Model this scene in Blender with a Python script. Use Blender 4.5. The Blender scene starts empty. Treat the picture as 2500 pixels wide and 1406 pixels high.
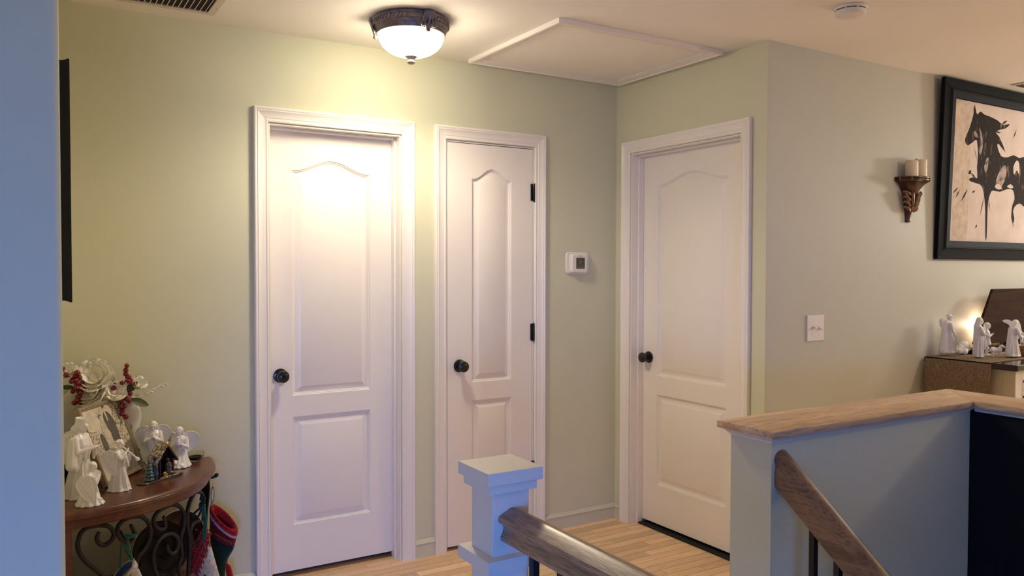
import bpy, bmesh, math, random
from mathutils import Vector, Matrix, Euler
random.seed(7)
S = bpy.context.scene
COL = S.collection
PI = math.pi
R = math.radians

# ------------------------------------------------------------------ camera, world, lights, exposure
cam_data = bpy.data.cameras.new('camera')
cam = bpy.data.objects.new('camera', cam_data)
COL.objects.link(cam)
S.camera = cam
yaw, pitch, roll = 0.5498, -0.0257, 0.0019
fw = Vector((math.sin(yaw)*math.cos(pitch), math.cos(yaw)*math.cos(pitch), math.sin(pitch)))
rt = Vector((math.cos(yaw), -math.sin(yaw), 0))
up = rt.cross(fw)
rt = rt*math.cos(roll) + up*math.sin(roll)
up = rt.cross(fw)
M4 = Matrix((rt, up, -fw)).transposed().to_4x4()
M4.translation = Vector((-2.8641, -3.5523, 1.419))
cam.matrix_world = M4
cam_data.sensor_width = 36
cam_data.lens = 1958.06/2500*36
cam_data.clip_start = 0.02

W = bpy.data.worlds.new('world'); S.world = W; W.use_nodes = True
W.node_tree.nodes['Background'].inputs[0].default_value = (0.5, 0.6, 0.8, 1)
W.node_tree.nodes['Background'].inputs[1].default_value = 0.0

def lamp(name, kind, loc, power, color, size=0.1, aim=None, size_y=None):
    d = bpy.data.lights.new(name, kind); d.energy = power; d.color = color
    if kind == 'AREA':
        d.size = size
        if size_y: d.shape = 'RECTANGLE'; d.size_y = size_y
    else:
        d.shadow_soft_size = size
    o = bpy.data.objects.new(name, d); COL.objects.link(o); o.location = loc
    if aim: o.rotation_euler = (Vector(aim)-Vector(loc)).to_track_quat('-Z', 'Y').to_euler()
    return o
# daylight: the window in the rear wall behind the camera and a smaller one on the left
d_ = lamp('daylight', 'AREA', (-4.0, -6.5, 0.75), 30, (0.050, 0.26, 1.0), 1.1, (-2.2, -1.0, -2.2), 1.3)
d_.data.spread = R(92)
lamp('side_daylight', 'AREA', (-4.5, -4.2, 1.1), 6, (0.05, 0.22, 1.0), 1.0, (-2.2, -2.1, 0.5), 1.0)
# warm living room lamp right of the picture, then two added unseen fill lights
lamp('living_room_lamp', 'POINT', (1.9, -3.4, 2.22), 11, (1.0, 0.90, 0.78), 0.07)
lamp('living_room_fill', 'POINT', (3.7, -2.0, 1.9), 33, (1.0, 0.95, 0.88), 0.15)  # unseen fill, added to lift the ceiling and hall from the right
lamp('rear_fill', 'POINT', (-0.6, -5.2, 2.25), 0.6, (1.0, 0.86, 0.74), 0.15)  # weak warm fill added out of view behind the camera
DOME_STRENGTH = 14.5
S.view_settings.view_transform = 'Standard'
S.view_settings.look = 'None'
S.view_settings.exposure = 1.45
S.view_settings.gamma = 1.0
S.view_settings.use_curve_mapping = False
S.cycles.use_denoising = True
S.cycles.max_bounces = 16; S.cycles.diffuse_bounces = 12
S.cycles.sample_clamp_indirect = 10

# ------------------------------------------------------------------ materials
def mat(name, col, rough=0.5, metal=0.0, var=0.0, vscale=8.0, vstretch=(1, 1, 1), bump=0.0, bscale=60.0, spec=0.5,
        col2=None, coat=0.0, trans=0.0, emit=None, lo=0.35, hi=0.65, sss=0.0, detail=4, sheen=0.0):
    m = bpy.data.materials.new(name); m.use_nodes = True
    n = m.node_tree.nodes; l = m.node_tree.links; b = n['Principled BSDF']
    b.inputs['Base Color'].default_value = (*col, 1)
    b.inputs['Roughness'].default_value = rough
    b.inputs['Metallic'].default_value = metal
    b.inputs['Specular IOR Level'].default_value = spec
    if coat: b.inputs['Coat Weight'].default_value = coat; b.inputs['Coat Roughness'].default_value = 0.08
    if trans: b.inputs['Transmission Weight'].default_value = trans
    if sheen: b.inputs['Sheen Weight'].default_value = sheen
    if sss:
        b.inputs['Subsurface Weight'].default_value = sss; b.inputs['Subsurface Radius'].default_value = (0.01, 0.007, 0.005)
    if emit:
        b.inputs['Emission Color'].default_value = (*emit[0], 1); b.inputs['Emission Strength'].default_value = emit[1]
    if var or col2 or bump:
        tc = n.new('ShaderNodeTexCoord'); mp = n.new('ShaderNodeMapping'); mp.inputs['Scale'].default_value = vstretch
        l.new(tc.outputs['Object'], mp.inputs['Vector'])
    if var or col2:
        t = n.new('ShaderNodeTexNoise'); t.inputs['Scale'].default_value = vscale; t.inputs['Detail'].default_value = detail
        l.new(mp.outputs[0], t.inputs['Vector'])
        r = n.new('ShaderNodeValToRGB')
        c2 = col2 or tuple(max(0, c*(1-var)) for c in col)
        r.color_ramp.elements[0].position = lo; r.color_ramp.elements[1].position = hi
        r.color_ramp.elements[0].color = (*c2, 1); r.color_ramp.elements[1].color = (*col, 1)
        l.new(t.outputs['Fac'], r.inputs['Fac']); l.new(r.outputs['Color'], b.inputs['Base Color'])
    if bump:
        t2 = n.new('ShaderNodeTexNoise'); t2.inputs['Scale'].default_value = bscale; t2.inputs['Detail'].default_value = 3
        l.new(mp.outputs[0], t2.inputs['Vector'])
        bp = n.new('ShaderNodeBump'); bp.inputs['Strength'].default_value = bump; bp.inputs['Distance'].default_value = 0.002
        l.new(t2.outputs['Fac'], bp.inputs['Height']); l.new(bp.outputs[0], b.inputs['Normal'])
    return m

def wood(name, base, dark, axis='x', rough=0.35, scale=14.0, coat=0.0, rand=0.0, spec=0.5, fine=0.5):
    """grain stretched along one axis; rand shifts the shade per object"""
    m = mat(name, base, rough, spec=spec, coat=coat)
    n = m.node_tree.nodes; l = m.node_tree.links; b = n['Principled BSDF']
    tc = n.new('ShaderNodeTexCoord'); mp = n.new('ShaderNodeMapping')
    mp.inputs['Scale'].default_value = {'x': (0.09, 1, 1), 'y': (1, 0.09, 1), 'z': (1, 1, 0.09)}[axis]
    oi = n.new('ShaderNodeObjectInfo'); mul = n.new('ShaderNodeMath'); mul.operation = 'MULTIPLY'; mul.inputs[1].default_value = 17.0
    l.new(oi.outputs['Random'], mul.inputs[0])
    add = n.new('ShaderNodeVectorMath'); add.operation = 'ADD'
    l.new(tc.outputs['Object'], mp.inputs['Vector']); l.new(mp.outputs[0], add.inputs[0]); l.new(mul.outputs[0], add.inputs[1])
    t = n.new('ShaderNodeTexNoise'); t.inputs['Scale'].default_value = scale; t.inputs['Detail'].default_value = 6; t.inputs['Distortion'].default_value = 0.8
    l.new(add.outputs[0], t.inputs['Vector'])
    r = n.new('ShaderNodeValToRGB'); r.color_ramp.elements[0].position = 0.36; r.color_ramp.elements[1].position = 0.62
    r.color_ramp.elements[0].color = (*dark, 1); r.color_ramp.elements[1].color = (*base, 1)
    l.new(t.outputs['Fac'], r.inputs['Fac'])
    t3 = n.new('ShaderNodeTexNoise'); t3.inputs['Scale'].default_value = scale*9; t3.inputs['Detail'].default_value = 2
    l.new(add.outputs[0], t3.inputs['Vector'])
    r3 = n.new('ShaderNodeValToRGB'); r3.color_ramp.elements[0].position = 0.38; r3.color_ramp.elements[1].position = 0.5
    r3.color_ramp.elements[0].color = (1-fine, 1-fine, 1-fine, 1); r3.color_ramp.elements[1].color = (1, 1, 1, 1)
    l.new(t3.outputs['Fac'], r3.inputs['Fac'])
    mx = n.new('ShaderNodeMix'); mx.data_type = 'RGBA'; mx.blend_type = 'MULTIPLY'; mx.inputs[0].default_value = 1.0
    l.new(r.outputs['Color'], mx.inputs[6]); l.new(r3.outputs['Color'], mx.inputs[7])
    out = mx.outputs[2]
    if rand:
        hs = n.new('ShaderNodeHueSaturation'); mr = n.new('ShaderNodeMapRange')
        mr.inputs[3].default_value = 1-rand; mr.inputs[4].default_value = 1+rand*0.6
        l.new(oi.outputs['Random'], mr.inputs[0]); l.new(mr.outputs[0], hs.inputs['Value']); l.new(out, hs.inputs['Color']); out = hs.outputs[0]
    l.new(out, b.inputs['Base Color'])
    bp = n.new('ShaderNodeBump'); bp.inputs['Strength'].default_value = 0.12; bp.inputs['Distance'].default_value = 0.001
    l.new(t3.outputs['Fac'], bp.inputs['Height']); l.new(bp.outputs[0], b.inputs['Normal'])
    return m

def knit(name, col, col2=None, scale=260.0):
    m = mat(name, col, 0.95, col2=col2 or tuple(c*0.6 for c in col), vscale=90, spec=0.1, sheen=0.3)
    n = m.node_tree.nodes; l = m.node_tree.links; b = n['Principled BSDF']
    tc = n.new('ShaderNodeTexCoord'); v = n.new('ShaderNodeTexVoronoi'); v.inputs['Scale'].default_value = scale
    l.new(tc.outputs['Object'], v.inputs['Vector'])
    bp = n.new('ShaderNodeBump'); bp.inputs['Strength'].default_value = 0.8; bp.inputs['Distance'].default_value = 0.003; bp.invert = True
    l.new(v.outputs['Distance'], bp.inputs['Height']); l.new(bp.outputs[0], b.inputs['Normal'])
    return m

M = {}
M['sage'] = mat('sage_paint', (0.645, 0.64, 0.47), 0.55, var=0.03, vscale=1.5, bump=0.06, bscale=180, spec=0.3)
M['sage_trim'] = mat('sage_trim_paint', (0.63, 0.61, 0.47), 0.4, spec=0.4)
M['grey_green'] = mat('living_wall_paint', (0.52, 0.52, 0.445), 0.5, var=0.03, vscale=1.5, bump=0.06, bscale=180, spec=0.3)
M['ceiling'] = mat('ceiling_paint', (0.90, 0.865, 0.81), 0.8, var=0.03, vscale=2, bump=0.05, bscale=120, spec=0.2)
M['white'] = mat('white_paint', (0.84, 0.79, 0.73), 0.32, var=0.02, vscale=3, spec=0.45)
M['white_trim'] = mat('white_trim_paint', (0.85, 0.80, 0.745), 0.3, spec=0.45)
M['post_white'] = mat('post_paint', (0.74, 0.71, 0.66), 0.4, spec=0.4)
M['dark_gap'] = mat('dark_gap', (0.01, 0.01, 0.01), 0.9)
M['black_metal'] = mat('black_hardware', (0.006, 0.006, 0.007), 0.22, spec=0.6)
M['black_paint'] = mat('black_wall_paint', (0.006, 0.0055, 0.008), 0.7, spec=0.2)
M['baluster'] = mat('baluster_black', (0.006, 0.006, 0.008), 0.45)
M['oak_floor'] = wood('oak_floor', (0.84, 0.59, 0.36), (0.76, 0.52, 0.305), 'x', 0.42, 16, rand=0.20, fine=0.12)
M['oak_cap'] = wood('oak_cap', (0.74, 0.52, 0.32), (0.54, 0.35, 0.195), 'x', 0.36, 16, fine=0.3)
M['oak_cap_y'] = wood('oak_cap_lengthwise', (0.76, 0.54, 0.335), (0.62, 0.42, 0.24), 'y', 0.36, 16, fine=0.25)
M['rail'] = wood('rail_wood', (0.40, 0.245, 0.145), (0.21, 0.118, 0.068), 'y', 0.34, 30, fine=0.45, spec=0.7)
M['rail2'] = wood('stair_rail_wood', (0.30, 0.165, 0.09), (0.17, 0.088, 0.047), 'y', 0.38, 18, fine=0.35)
M['mahogany'] = wood('mahogany', (0.165, 0.055, 0.027), (0.085, 0.028, 0.014), 'y', 0.28, 10, coat=0.12, fine=0.2)
M['iron'] = mat('brown_iron', (0.018, 0.010, 0.008), 0.5, var=0.4, vscale=20, spec=0.3)
M['porcelain'] = mat('white_porcelain', (0.80, 0.77, 0.74), 0.22, spec=0.5, var=0.03, vscale=30)
M['matte_white'] = mat('bisque_white', (0.82, 0.80, 0.79), 0.5, var=0.03, vscale=30)
M['bronze_dark'] = mat('fixture_bronze', (0.21, 0.175, 0.18), 0.40, metal=0.35, var=0.45, vscale=60)
M['glass_dome'] = mat('lit_frosted_glass', (0.9, 0.88, 0.82), 0.4, emit=((1.0, 0.87, 0.63), DOME_STRENGTH))
M['plastic'] = mat('white_plastic', (0.78, 0.74, 0.69), 0.4)
M['lcd'] = mat('lcd', (0.085, 0.08, 0.055), 0.25, var=0.1, vscale=60)
M['lcd_mark'] = mat('lcd_mark', (0.19, 0.18, 0.13), 0.4)
M['black_frame'] = mat('black_lacquer', (0.004, 0.004, 0.005), 0.6, spec=0.10)
M['navy_frame'] = mat('dark_moulding', (0.010, 0.012, 0.018), 0.5, spec=0.3)
M['canvas'] = mat('print_ground', (0.72, 0.60, 0.55), 0.8, spec=0.1, col2=(0.62, 0.53, 0.47), vscale=7, bump=0.1, bscale=200)
M['print_tan'] = mat('print_tan', (0.66, 0.55, 0.46), 0.8, spec=0.1, col2=(0.50, 0.42, 0.31), vscale=22, lo=0.3, hi=0.6)
M['ink'] = mat('print_ink', (0.022, 0.016, 0.013), 0.8, spec=0.1, col2=(0.20, 0.15, 0.125), vscale=16, vstretch=(2.0, 1, 0.7), lo=0.3, hi=0.42, detail=6)
M['ink_light'] = mat('print_ink_light', (0.45, 0.36, 0.31), 0.8, spec=0.1, col2=(0.10, 0.08, 0.07), vscale=25, lo=0.35, hi=0.55)
M['gilt'] = mat('antique_gilt', (0.13, 0.062, 0.026), 0.35, metal=0.5, col2=(0.045, 0.018, 0.010), vscale=25, spec=0.6)
M['gilt_hi'] = mat('antique_gilt_high', (0.36, 0.235, 0.13), 0.35, metal=0.6, col2=(0.15, 0.075, 0.035), vscale=45)
M['wax'] = mat('ivory_wax', (0.78, 0.68, 0.47), 0.45, var=0.06, vscale=15, sss=0.2)
M['wick'] = mat('wick', (0.05, 0.04, 0.03), 0.9)
M['burlap'] = mat('burlap', (0.37, 0.285, 0.20), 0.95, col2=(0.17, 0.115, 0.07), vscale=190, bump=1.0, bscale=600, spec=0.1)
M['cream'] = mat('cream_cabinet', (0.62, 0.53, 0.38), 0.45)
M['cab_white'] = mat('cabinet_front_white', (0.76, 0.72, 0.70), 0.4)
M['espresso'] = mat('espresso_top', (0.022, 0.010, 0.008), 0.18, coat=0.3)
M['stable_wood'] = wood('stable_wood', (0.055, 0.024, 0.012), (0.03, 0.013, 0.007), 'x', 0.85, 20, fine=0.2, spec=0.1)
M['stripe_tan'] = mat('manger_brown', (0.36, 0.14, 0.05), 0.5, col2=(0.22, 0.08, 0.03), vscale=40)
M['petal'] = mat('cream_petal', (0.90, 0.86, 0.75), 0.8, var=0.06, vscale=30, spec=0.15)
M['berry'] = mat('red_berry', (0.22, 0.006, 0.016), 0.16, spec=0.6, var=0.3, vscale=90)
M['leaf'] = mat('olive_leaf', (0.075, 0.085, 0.022), 0.5, var=0.3, vscale=40)
M['stem'] = mat('brown_stem', (0.10, 0.05, 0.03), 0.7)
M['sprig'] = mat('silver_sprig', (0.70, 0.67, 0.58), 0.3)
M['plaque'] = mat('distressed_white', (0.78, 0.735, 0.65), 0.6, col2=(0.30, 0.24, 0.16), vscale=14, vstretch=(1.5, 1.5, 0.8), lo=0.30, hi=0.37, bump=0.5, bscale=50, detail=8)
M['photo_frame'] = mat('pewter_gold', (0.20, 0.16, 0.085), 0.35, metal=0.5)
M['photo_frame_in'] = mat('pewter_gold_inner', (0.34, 0.27, 0.16), 0.35, metal=0.4)
M['ph_bg'] = mat('photo_light', (0.70, 0.62, 0.48), 0.35, col2=(0.55, 0.48, 0.36), vscale=30)
M['ph_pale'] = mat('photo_pale', (0.66, 0.58, 0.45), 0.35, col2=(0.45, 0.38, 0.28), vscale=70)
M['ph_dark'] = mat('photo_dark', (0.11, 0.095, 0.075), 0.35)
M['ph_mid'] = mat('photo_mid', (0.22, 0.19, 0.14), 0.35, col2=(0.13, 0.115, 0.09), vscale=60)
M['ph_skin'] = mat('photo_face', (0.60, 0.51, 0.38), 0.35)
M['ph_leaves'] = mat('photo_foliage', (0.62, 0.54, 0.41), 0.35, col2=(0.20, 0.165, 0.12), vscale=120, lo=0.4, hi=0.55)
M['glaze_brown'] = mat('brown_glaze', (0.085, 0.035, 0.015), 0.2, coat=0.5, col2=(0.035, 0.014, 0.008), vscale=40)
M['glaze_snow'] = mat('snow_glaze', (0.50, 0.45, 0.34), 0.3, col2=(0.12, 0.06, 0.03), vscale=110, lo=0.4, hi=0.6, coat=0.4)
M['glaze_green'] = mat('green_glaze', (0.05, 0.13, 0.115), 0.2, coat=0.5, col2=(0.02, 0.05, 0.055), vscale=50)
M['glaze_blue'] = mat('blue_glaze', (0.014, 0.018, 0.07), 0.2, coat=0.5, col2=(0.05, 0.06, 0.12), vscale=60)
M['glaze_grey'] = mat('grey_glaze', (0.11, 0.075, 0.075), 0.25, coat=0.4, col2=(0.05, 0.03, 0.03), vscale=60)
M['gold'] = mat('gold_glaze', (0.55, 0.36, 0.10), 0.25, metal=0.8)
def glass_mat():
    m = mat('clear_glass', (0.95, 0.97, 0.95), 0.03, trans=1.0); m.node_tree.nodes['Principled BSDF'].inputs['IOR'].default_value = 1.35
    return m
M['glass'] = glass_mat()
M['red_knit'] = knit('red_knit', (0.42, 0.012, 0.016), (0.25, 0.006, 0.010))
M['dkred_knit'] = knit('dark_red_knit', (0.16, 0.005, 0.008))
M['green_knit'] = knit('dark_green_knit', (0.006, 0.035, 0.026))
M['white_knit'] = knit('white_knit', (0.68, 0.63, 0.54), (0.50, 0.45, 0.38))
M['lilac_knit'] = knit('lilac_knit', (0.60, 0.42, 0.60))
M['blue_knit'] = knit('blue_knit', (0.03, 0.07, 0.26))
M['yarn_green'] = knit('green_yarn', (0.008, 0.14, 0.085), scale=500)
M['yarn_white'] = knit('white_yarn', (0.68, 0.63, 0.55), scale=500)
M['orange_yarn'] = knit('orange_yarn', (0.62, 0.16, 0.03), scale=400)
M['disc_dark'] = mat('dark_brown_plate', (0.014, 0.007, 0.005), 0.55, spec=0.2, var=0.3, vscale=20)
M['brass'] = mat('aged_brass', (0.20, 0.15, 0.10), 0.3, metal=0.8)
M['grille'] = mat('grille_enamel', (0.70, 0.62, 0.52), 0.45)
M['duct'] = mat('duct_dark', (0.03, 0.025, 0.02), 0.9)

# ------------------------------------------------------------------ mesh helpers
class MB:
    def __init__(s): s.v = []; s.f = []
    def add(s, vs, fs):
        o = len(s.v); s.v += [Vector(v) for v in vs]; s.f += [tuple(i+o for i in f) for f in fs]; return s
    def box(s, x0, x1, y0, y1, z0, z1):
        return s.add([(x0,y0,z0),(x1,y0,z0),(x1,y1,z0),(x0,y1,z0),(x0,y0,z1),(x1,y0,z1),(x1,y1,z1),(x0,y1,z1)],
                     [(0,3,2,1),(4,5,6,7),(0,1,5,4),(1,2,6,5),(2,3,7,6),(3,0,4,7)])
    def rings(s, rs, closed=True, caps=True):
        """bridge successive rings with equal point counts"""
        n = len(rs[0]); vs = [p for r in rs for p in r]; fs = []
        for k in range(len(rs)-1):
            for i in range(n if closed else n-1):
                j = (i+1) % n
                fs.append((k*n+i, k*n+j, (k+1)*n+j, (k+1)*n+i))
        if caps and closed:
            fs.append(tuple(range(n-1, -1, -1))); fs.append(tuple((len(rs)-1)*n+i for i in range(n)))
        return s.add(vs, fs)
    def prism(s, poly, f0, f1):
        return s.rings([[f0(a, b) for a, b in poly], [f1(a, b) for a, b in poly]])
    def lathe(s, prof, c=(0,0,0), seg=24, axis='z', caps=True, fold=None):
        c = Vector(c); rs = []
        for r, h in prof:
            ring = []
            for i in range(seg):
                a = 2*PI*i/seg; rr = max(r, 1e-5)*(fold(a, h) if fold else 1)
                u, w = rr*math.cos(a), rr*math.sin(a)
                ring.append(c + Vector({'z': (u, w, h), 'y': (u, h, -w), '-y': (u, -h, w), 'x': (h, u, w), '-x': (-h, u, -w)}[axis]))
            rs.append(ring)
        return s.rings(rs, True, caps)
    def tube(s, path, r, seg=8, flat=1.0, closed=False, nrm=None):
        P = [Vector(p) for p in path]; n = len(P); rs = []; prev = None
        rr = r if isinstance(r, (list, tuple)) else [r]*n
        for i in range(n):
            if closed: t = (P[(i+1) % n]-P[i-1])
            else: t = P[min(i+1, n-1)]-P[max(i-1, 0)]
            t.normalize()
            if prev is None:
                a = Vector(nrm) if nrm else (Vector((0,0,1)) if abs(t.z) < 0.9 else Vector((1,0,0)))
            else: a = prev
            a = (a - t*a.dot(t))
            if a.length < 1e-6: a = t.orthogonal()
            a.normalize(); prev = a; b = t.cross(a)
            rs.append([P[i] + (a*math.cos(2*PI*k/seg)*rr[i] + b*math.sin(2*PI*k/seg)*rr[i]*flat) for k in range(seg)])
        if closed: rs.append(rs[0]); return s.rings(rs, True, False)
        return s.rings(rs)
    def ball(s, c, r, seg=12, rot=None):
        c = Vector(c); r = Vector(r if hasattr(r, '__len__') else (r, r, r)); rs = []
        m = Euler(rot).to_matrix() if rot else Matrix.Identity(3)
        nl = max(6, seg*2//3)
        for k in range(nl+1):
            th = PI*(k/nl); st, ct = max(math.sin(th), 1e-3), math.cos(th)
            rs.append([c + m @ Vector((r.x*st*math.cos(2*PI*i/seg), r.y*st*math.sin(2*PI*i/seg), -r.z*ct)) for i in range(seg)])
        return s.rings(rs)
    def cap(s, p0, p1, r0, r1, seg=10):
        p0, p1 = Vector(p0), Vector(p1); t = (p1-p0); L = t.length; t = t.normalized() if L > 1e-9 else Vector((0,0,1))
        a = t.orthogonal().normalized(); b = t.cross(a); prof = []
        for k in range(5): q = PI/2*(1-k/4); prof.append((r0*math.cos(q), -r0*math.sin(q)))
        for k in range(5): q = PI/2*k/4; prof.append((r1*math.cos(q), L+r1*math.sin(q)))
        rs = [[p0 + t*h + (a*math.cos(2*PI*i/seg)+b*math.sin(2*PI*i/seg))*max(r, 1e-5) for i in range(seg)] for r, h in prof]
        return s.rings(rs)
    def loft(s, secs, seg=28, n=0, amp=0.0, pw=1.0):
        """secs: (z, cx, cy, rx, ry); folds of n lobes fading upward"""
        rs = []; z0, z1 = secs[0][0], secs[-1][0]
        for z, cx, cy, rx, ry in secs:
            k = amp*max(0.0, 1-(z-z0)/(z1-z0))**pw
            rs.append([Vector((cx+rx*math.cos(a)*(1+k*math.sin(n*a+z*3/(z1-z0))), cy+ry*math.sin(a)*(1+k*math.sin(n*a+z*3/(z1-z0))), z))
                       for a in [2*PI*i/seg for i in range(seg)]])
        return s.rings(rs)
    def xf(s, m, start=0):
        for i in range(start, len(s.v)): s.v[i] = m @ s.v[i]
        return s

WORLD = {}
def put(name, me, m=None, parent=None, loc=None, rotz=0.0):
    o = bpy.data.objects.new(name, me); COL.objects.link(o)
    if m is not None: me.materials.append(M[m] if isinstance(m, str) else m)
    if parent is not None: o.parent = parent
    if loc is not None: o.location = loc
    if rotz: o.rotation_euler.z = rotz
    return o
def mesh_of(mb, smooth=False, bevel=0.0, bseg=2, merge=True):
    me = bpy.data.meshes.new('shape'); me.from_pydata([tuple(v) for v in mb.v], [], mb.f)
    bm = bmesh.new(); bm.from_mesh(me)
    if merge: bmesh.ops.remove_doubles(bm, verts=bm.verts, dist=1e-6)
    bmesh.ops.recalc_face_normals(bm, faces=bm.faces)
    if bevel:
        es = [e for e in bm.edges if len(e.link_faces) == 2 and e.calc_face_angle(0) > 0.5]
        bmesh.ops.bevel(bm, geom=es, offset=bevel, segments=bseg, affect='EDGES', profile=0.5, clamp_overlap=True)
    bm.to_mesh(me); bm.free()
    if smooth:
        for p in me.polygons: p.use_smooth = True
        if smooth != 'all': me.set_sharp_from_angle(angle=R(smooth if smooth is not True else 40))
    return me
def obj(name, mb, m, parent=None, smooth=False, bevel=0.0, bseg=2, local=False, merge=True):
    """world-coordinate mesh: its origin is put at the middle of its base. local=True: coordinates of the parent's frame"""
    me = mesh_of(mb, smooth, bevel, bseg, merge)
    if local: return put(name, me, m, parent)
    xs = [v.co.x for v in me.vertices]; ys = [v.co.y for v in me.vertices]; zs = [v.co.z for v in me.vertices]
    o0 = Vector(((min(xs)+max(xs))/2, (min(ys)+max(ys))/2, min(zs)))
    me.transform(Matrix.Translation(-o0))
    pw = WORLD.get(parent.name, Vector()) if parent is not None else Vector()
    o = put(name, me, m, parent, o0-pw); WORLD[o.name] = o0
    return o
def tag(o, label, cat=None, group=None, kind=None):
    if label: o['label'] = label
    if cat: o['category'] = cat
    if group: o['group'] = group
    if kind: o['kind'] = kind
    return o
def thing(name, label, cat, loc, rotz=0.0, group=None, kind=None):
    o = bpy.data.objects.new(name, None); COL.objects.link(o); o.location = loc; o.rotation_euler.z = rotz
    o.empty_display_size = 0.05; WORLD[o.name] = Vector(loc)
    return tag(o, label, cat, group, kind)
def sculpt(mb, voxel, smooth=3):
    """fuse overlapping closed shapes into one continuous surface"""
    me = bpy.data.meshes.new('shape'); me.from_pydata([tuple(v) for v in mb.v], [], mb.f)
    bm = bmesh.new(); bm.from_mesh(me); bmesh.ops.recalc_face_normals(bm, faces=bm.faces); bm.to_mesh(me); bm.free()
    o = bpy.data.objects.new('tmp', me); COL.objects.link(o)
    a = o.modifiers.new('r', 'REMESH'); a.mode = 'VOXEL'; a.voxel_size = voxel
    if smooth:
        b = o.modifiers.new('s', 'SMOOTH'); b.factor = 0.5; b.iterations = smooth
    dg = bpy.context.evaluated_depsgraph_get(); dg.update()
    out = bpy.data.meshes.new_from_object(o.evaluated_get(dg))
    bpy.data.objects.remove(o); bpy.data.meshes.remove(me)
    for p in out.polygons: p.use_smooth = True
    return out
def spline(pts, k=6, closed=False):
    P = [Vector(p) for p in pts]; n = len(P); out = []
    rng = n if closed else n-1
    for i in range(rng):
        if closed: a, b, c, d = P[i-1], P[i], P[(i+1) % n], P[(i+2) % n]
        else: a, b, c, d = P[max(i-1, 0)], P[i], P[i+1], P[min(i+2, n-1)]
        for j in range(k):
            t = j/k
            out.append(0.5*((2*b)+(c-a)*t+(2*a-5*b+4*c-d)*t*t+(3*b-a-3*c+d)*t**3))
    if not closed: out.append(P[-1])
    return out
def flat_poly(pts2, to3, n, th=0.0006, k=0):
    """thin printed shape lying on a plane; concave outlines welcome"""
    pts = [(p[0], p[1]) for p in (spline([(a, b, 0) for a, b in pts2], k, True) if k else [(a, b, 0) for a, b in pts2])]
    bm = bmesh.new(); vs = [bm.verts.new(to3(a, b)) for a, b in pts]
    es = [bm.edges.new((vs[i], vs[(i+1) % len(vs)])) for i in range(len(vs))]
    bmesh.ops.triangle_fill(bm, use_beauty=True, edges=es)
    bmesh.ops.recalc_face_normals(bm, faces=bm.faces)
    if bm.faces and bm.faces[:][0].normal.dot(Vector(n)) < 0: bmesh.ops.reverse_faces(bm, faces=bm.faces)
    mb = MB(); mb.v = [v.co + Vector(n)*th for v in bm.verts]; bm.verts.index_update()
    mb.f = [tuple(v.index for v in f.verts) for f in bm.faces]; bm.free()
    return mb

# ------------------------------------------------------------------ room shell
H = 2.44
LW = -1.067                                   # face of the living-room wall
def struct(name, mb, m, label, cat, **kw):
    return tag(obj(name, mb, m, **kw), label, cat, kind='structure')
D1 = (-1.933, -1.313, 2.045); D2 = (-1.068, -0.556, 2.045); D3 = (-0.915, -0.132, 2.040)
T = 0.115
b = MB()
b.box(-2.806, D1[0], 0, T, 0, H); b.box(D1[0], D1[1], 0, T, D1[2], H); b.box(D1[1], D2[0], 0, T, 0, H)
b.box(D2[0], D2[1], 0, T, D2[2], H); b.box(D2[1], T, 0, T, 0, H)
struct('wall_back', b, 'sage', 'sage green back wall with two white doors', 'wall')
b = MB()
b.box(0, T, LW, D3[0], 0, H); b.box(0, T, D3[0], D3[1], D3[2], H); b.box(0, T, D3[1], 0, 0, H)
struct('wall_right', b, 'sage', 'short sage wall holding the rightmost white door', 'wall')
b = MB().box(T, 5.0, LW, LW+T, 0, H)
b.box(0, T, LW, LW+0.0005, 0, H)
struct('wall_living', MB().box(0.0004, 5.0, LW-0.0006, LW+T-0.001, 0, H), 'grey_green', 'grey green living room wall with sconce and horse picture', 'wall')
# the wall on the left: long side along the hall, end face towards the camera, rounded corner bead
xl, yl, rr = -2.806, -2.05, 0.012
poly = [(-4.6, yl)] + [(xl-rr+rr*math.sin(a), yl+rr-rr*math.cos(a)) for a in [PI/2*k/5 for k in range(6)]] + [(xl, T), (xl-T, T), (xl-T, yl+T), (-4.6, yl+T)]
struct('wall_left', MB().prism(poly, lambda a, c: Vector((a, c, 0)), lambda a, c: Vector((a, c, H))), 'sage', 'wall end at the left edge, blue in the daylight', 'wall', smooth=30)
struct('ceiling', MB().box(-4.6, 5.0, -6.6, T, H, H+0.1), 'ceiling', 'warm white ceiling with lamp, vent and hatch', 'ceiling')
# walls behind the camera
struct('wall_rear', MB().box(-4.6, 5.0, -6.7, -6.6, -1.4, H), 'sage', 'rear wall behind the camera', 'wall')
struct('wall_far_left', MB().box(-4.7, -4.6, -6.6, yl, -0.1, H), 'sage', 'outer wall left of the camera', 'wall')
struct('wall_far_right', MB().box(5.0, 5.1, -6.6, LW, -0.1, H), 'grey_green', 'outer wall of the living room', 'wall')

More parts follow.
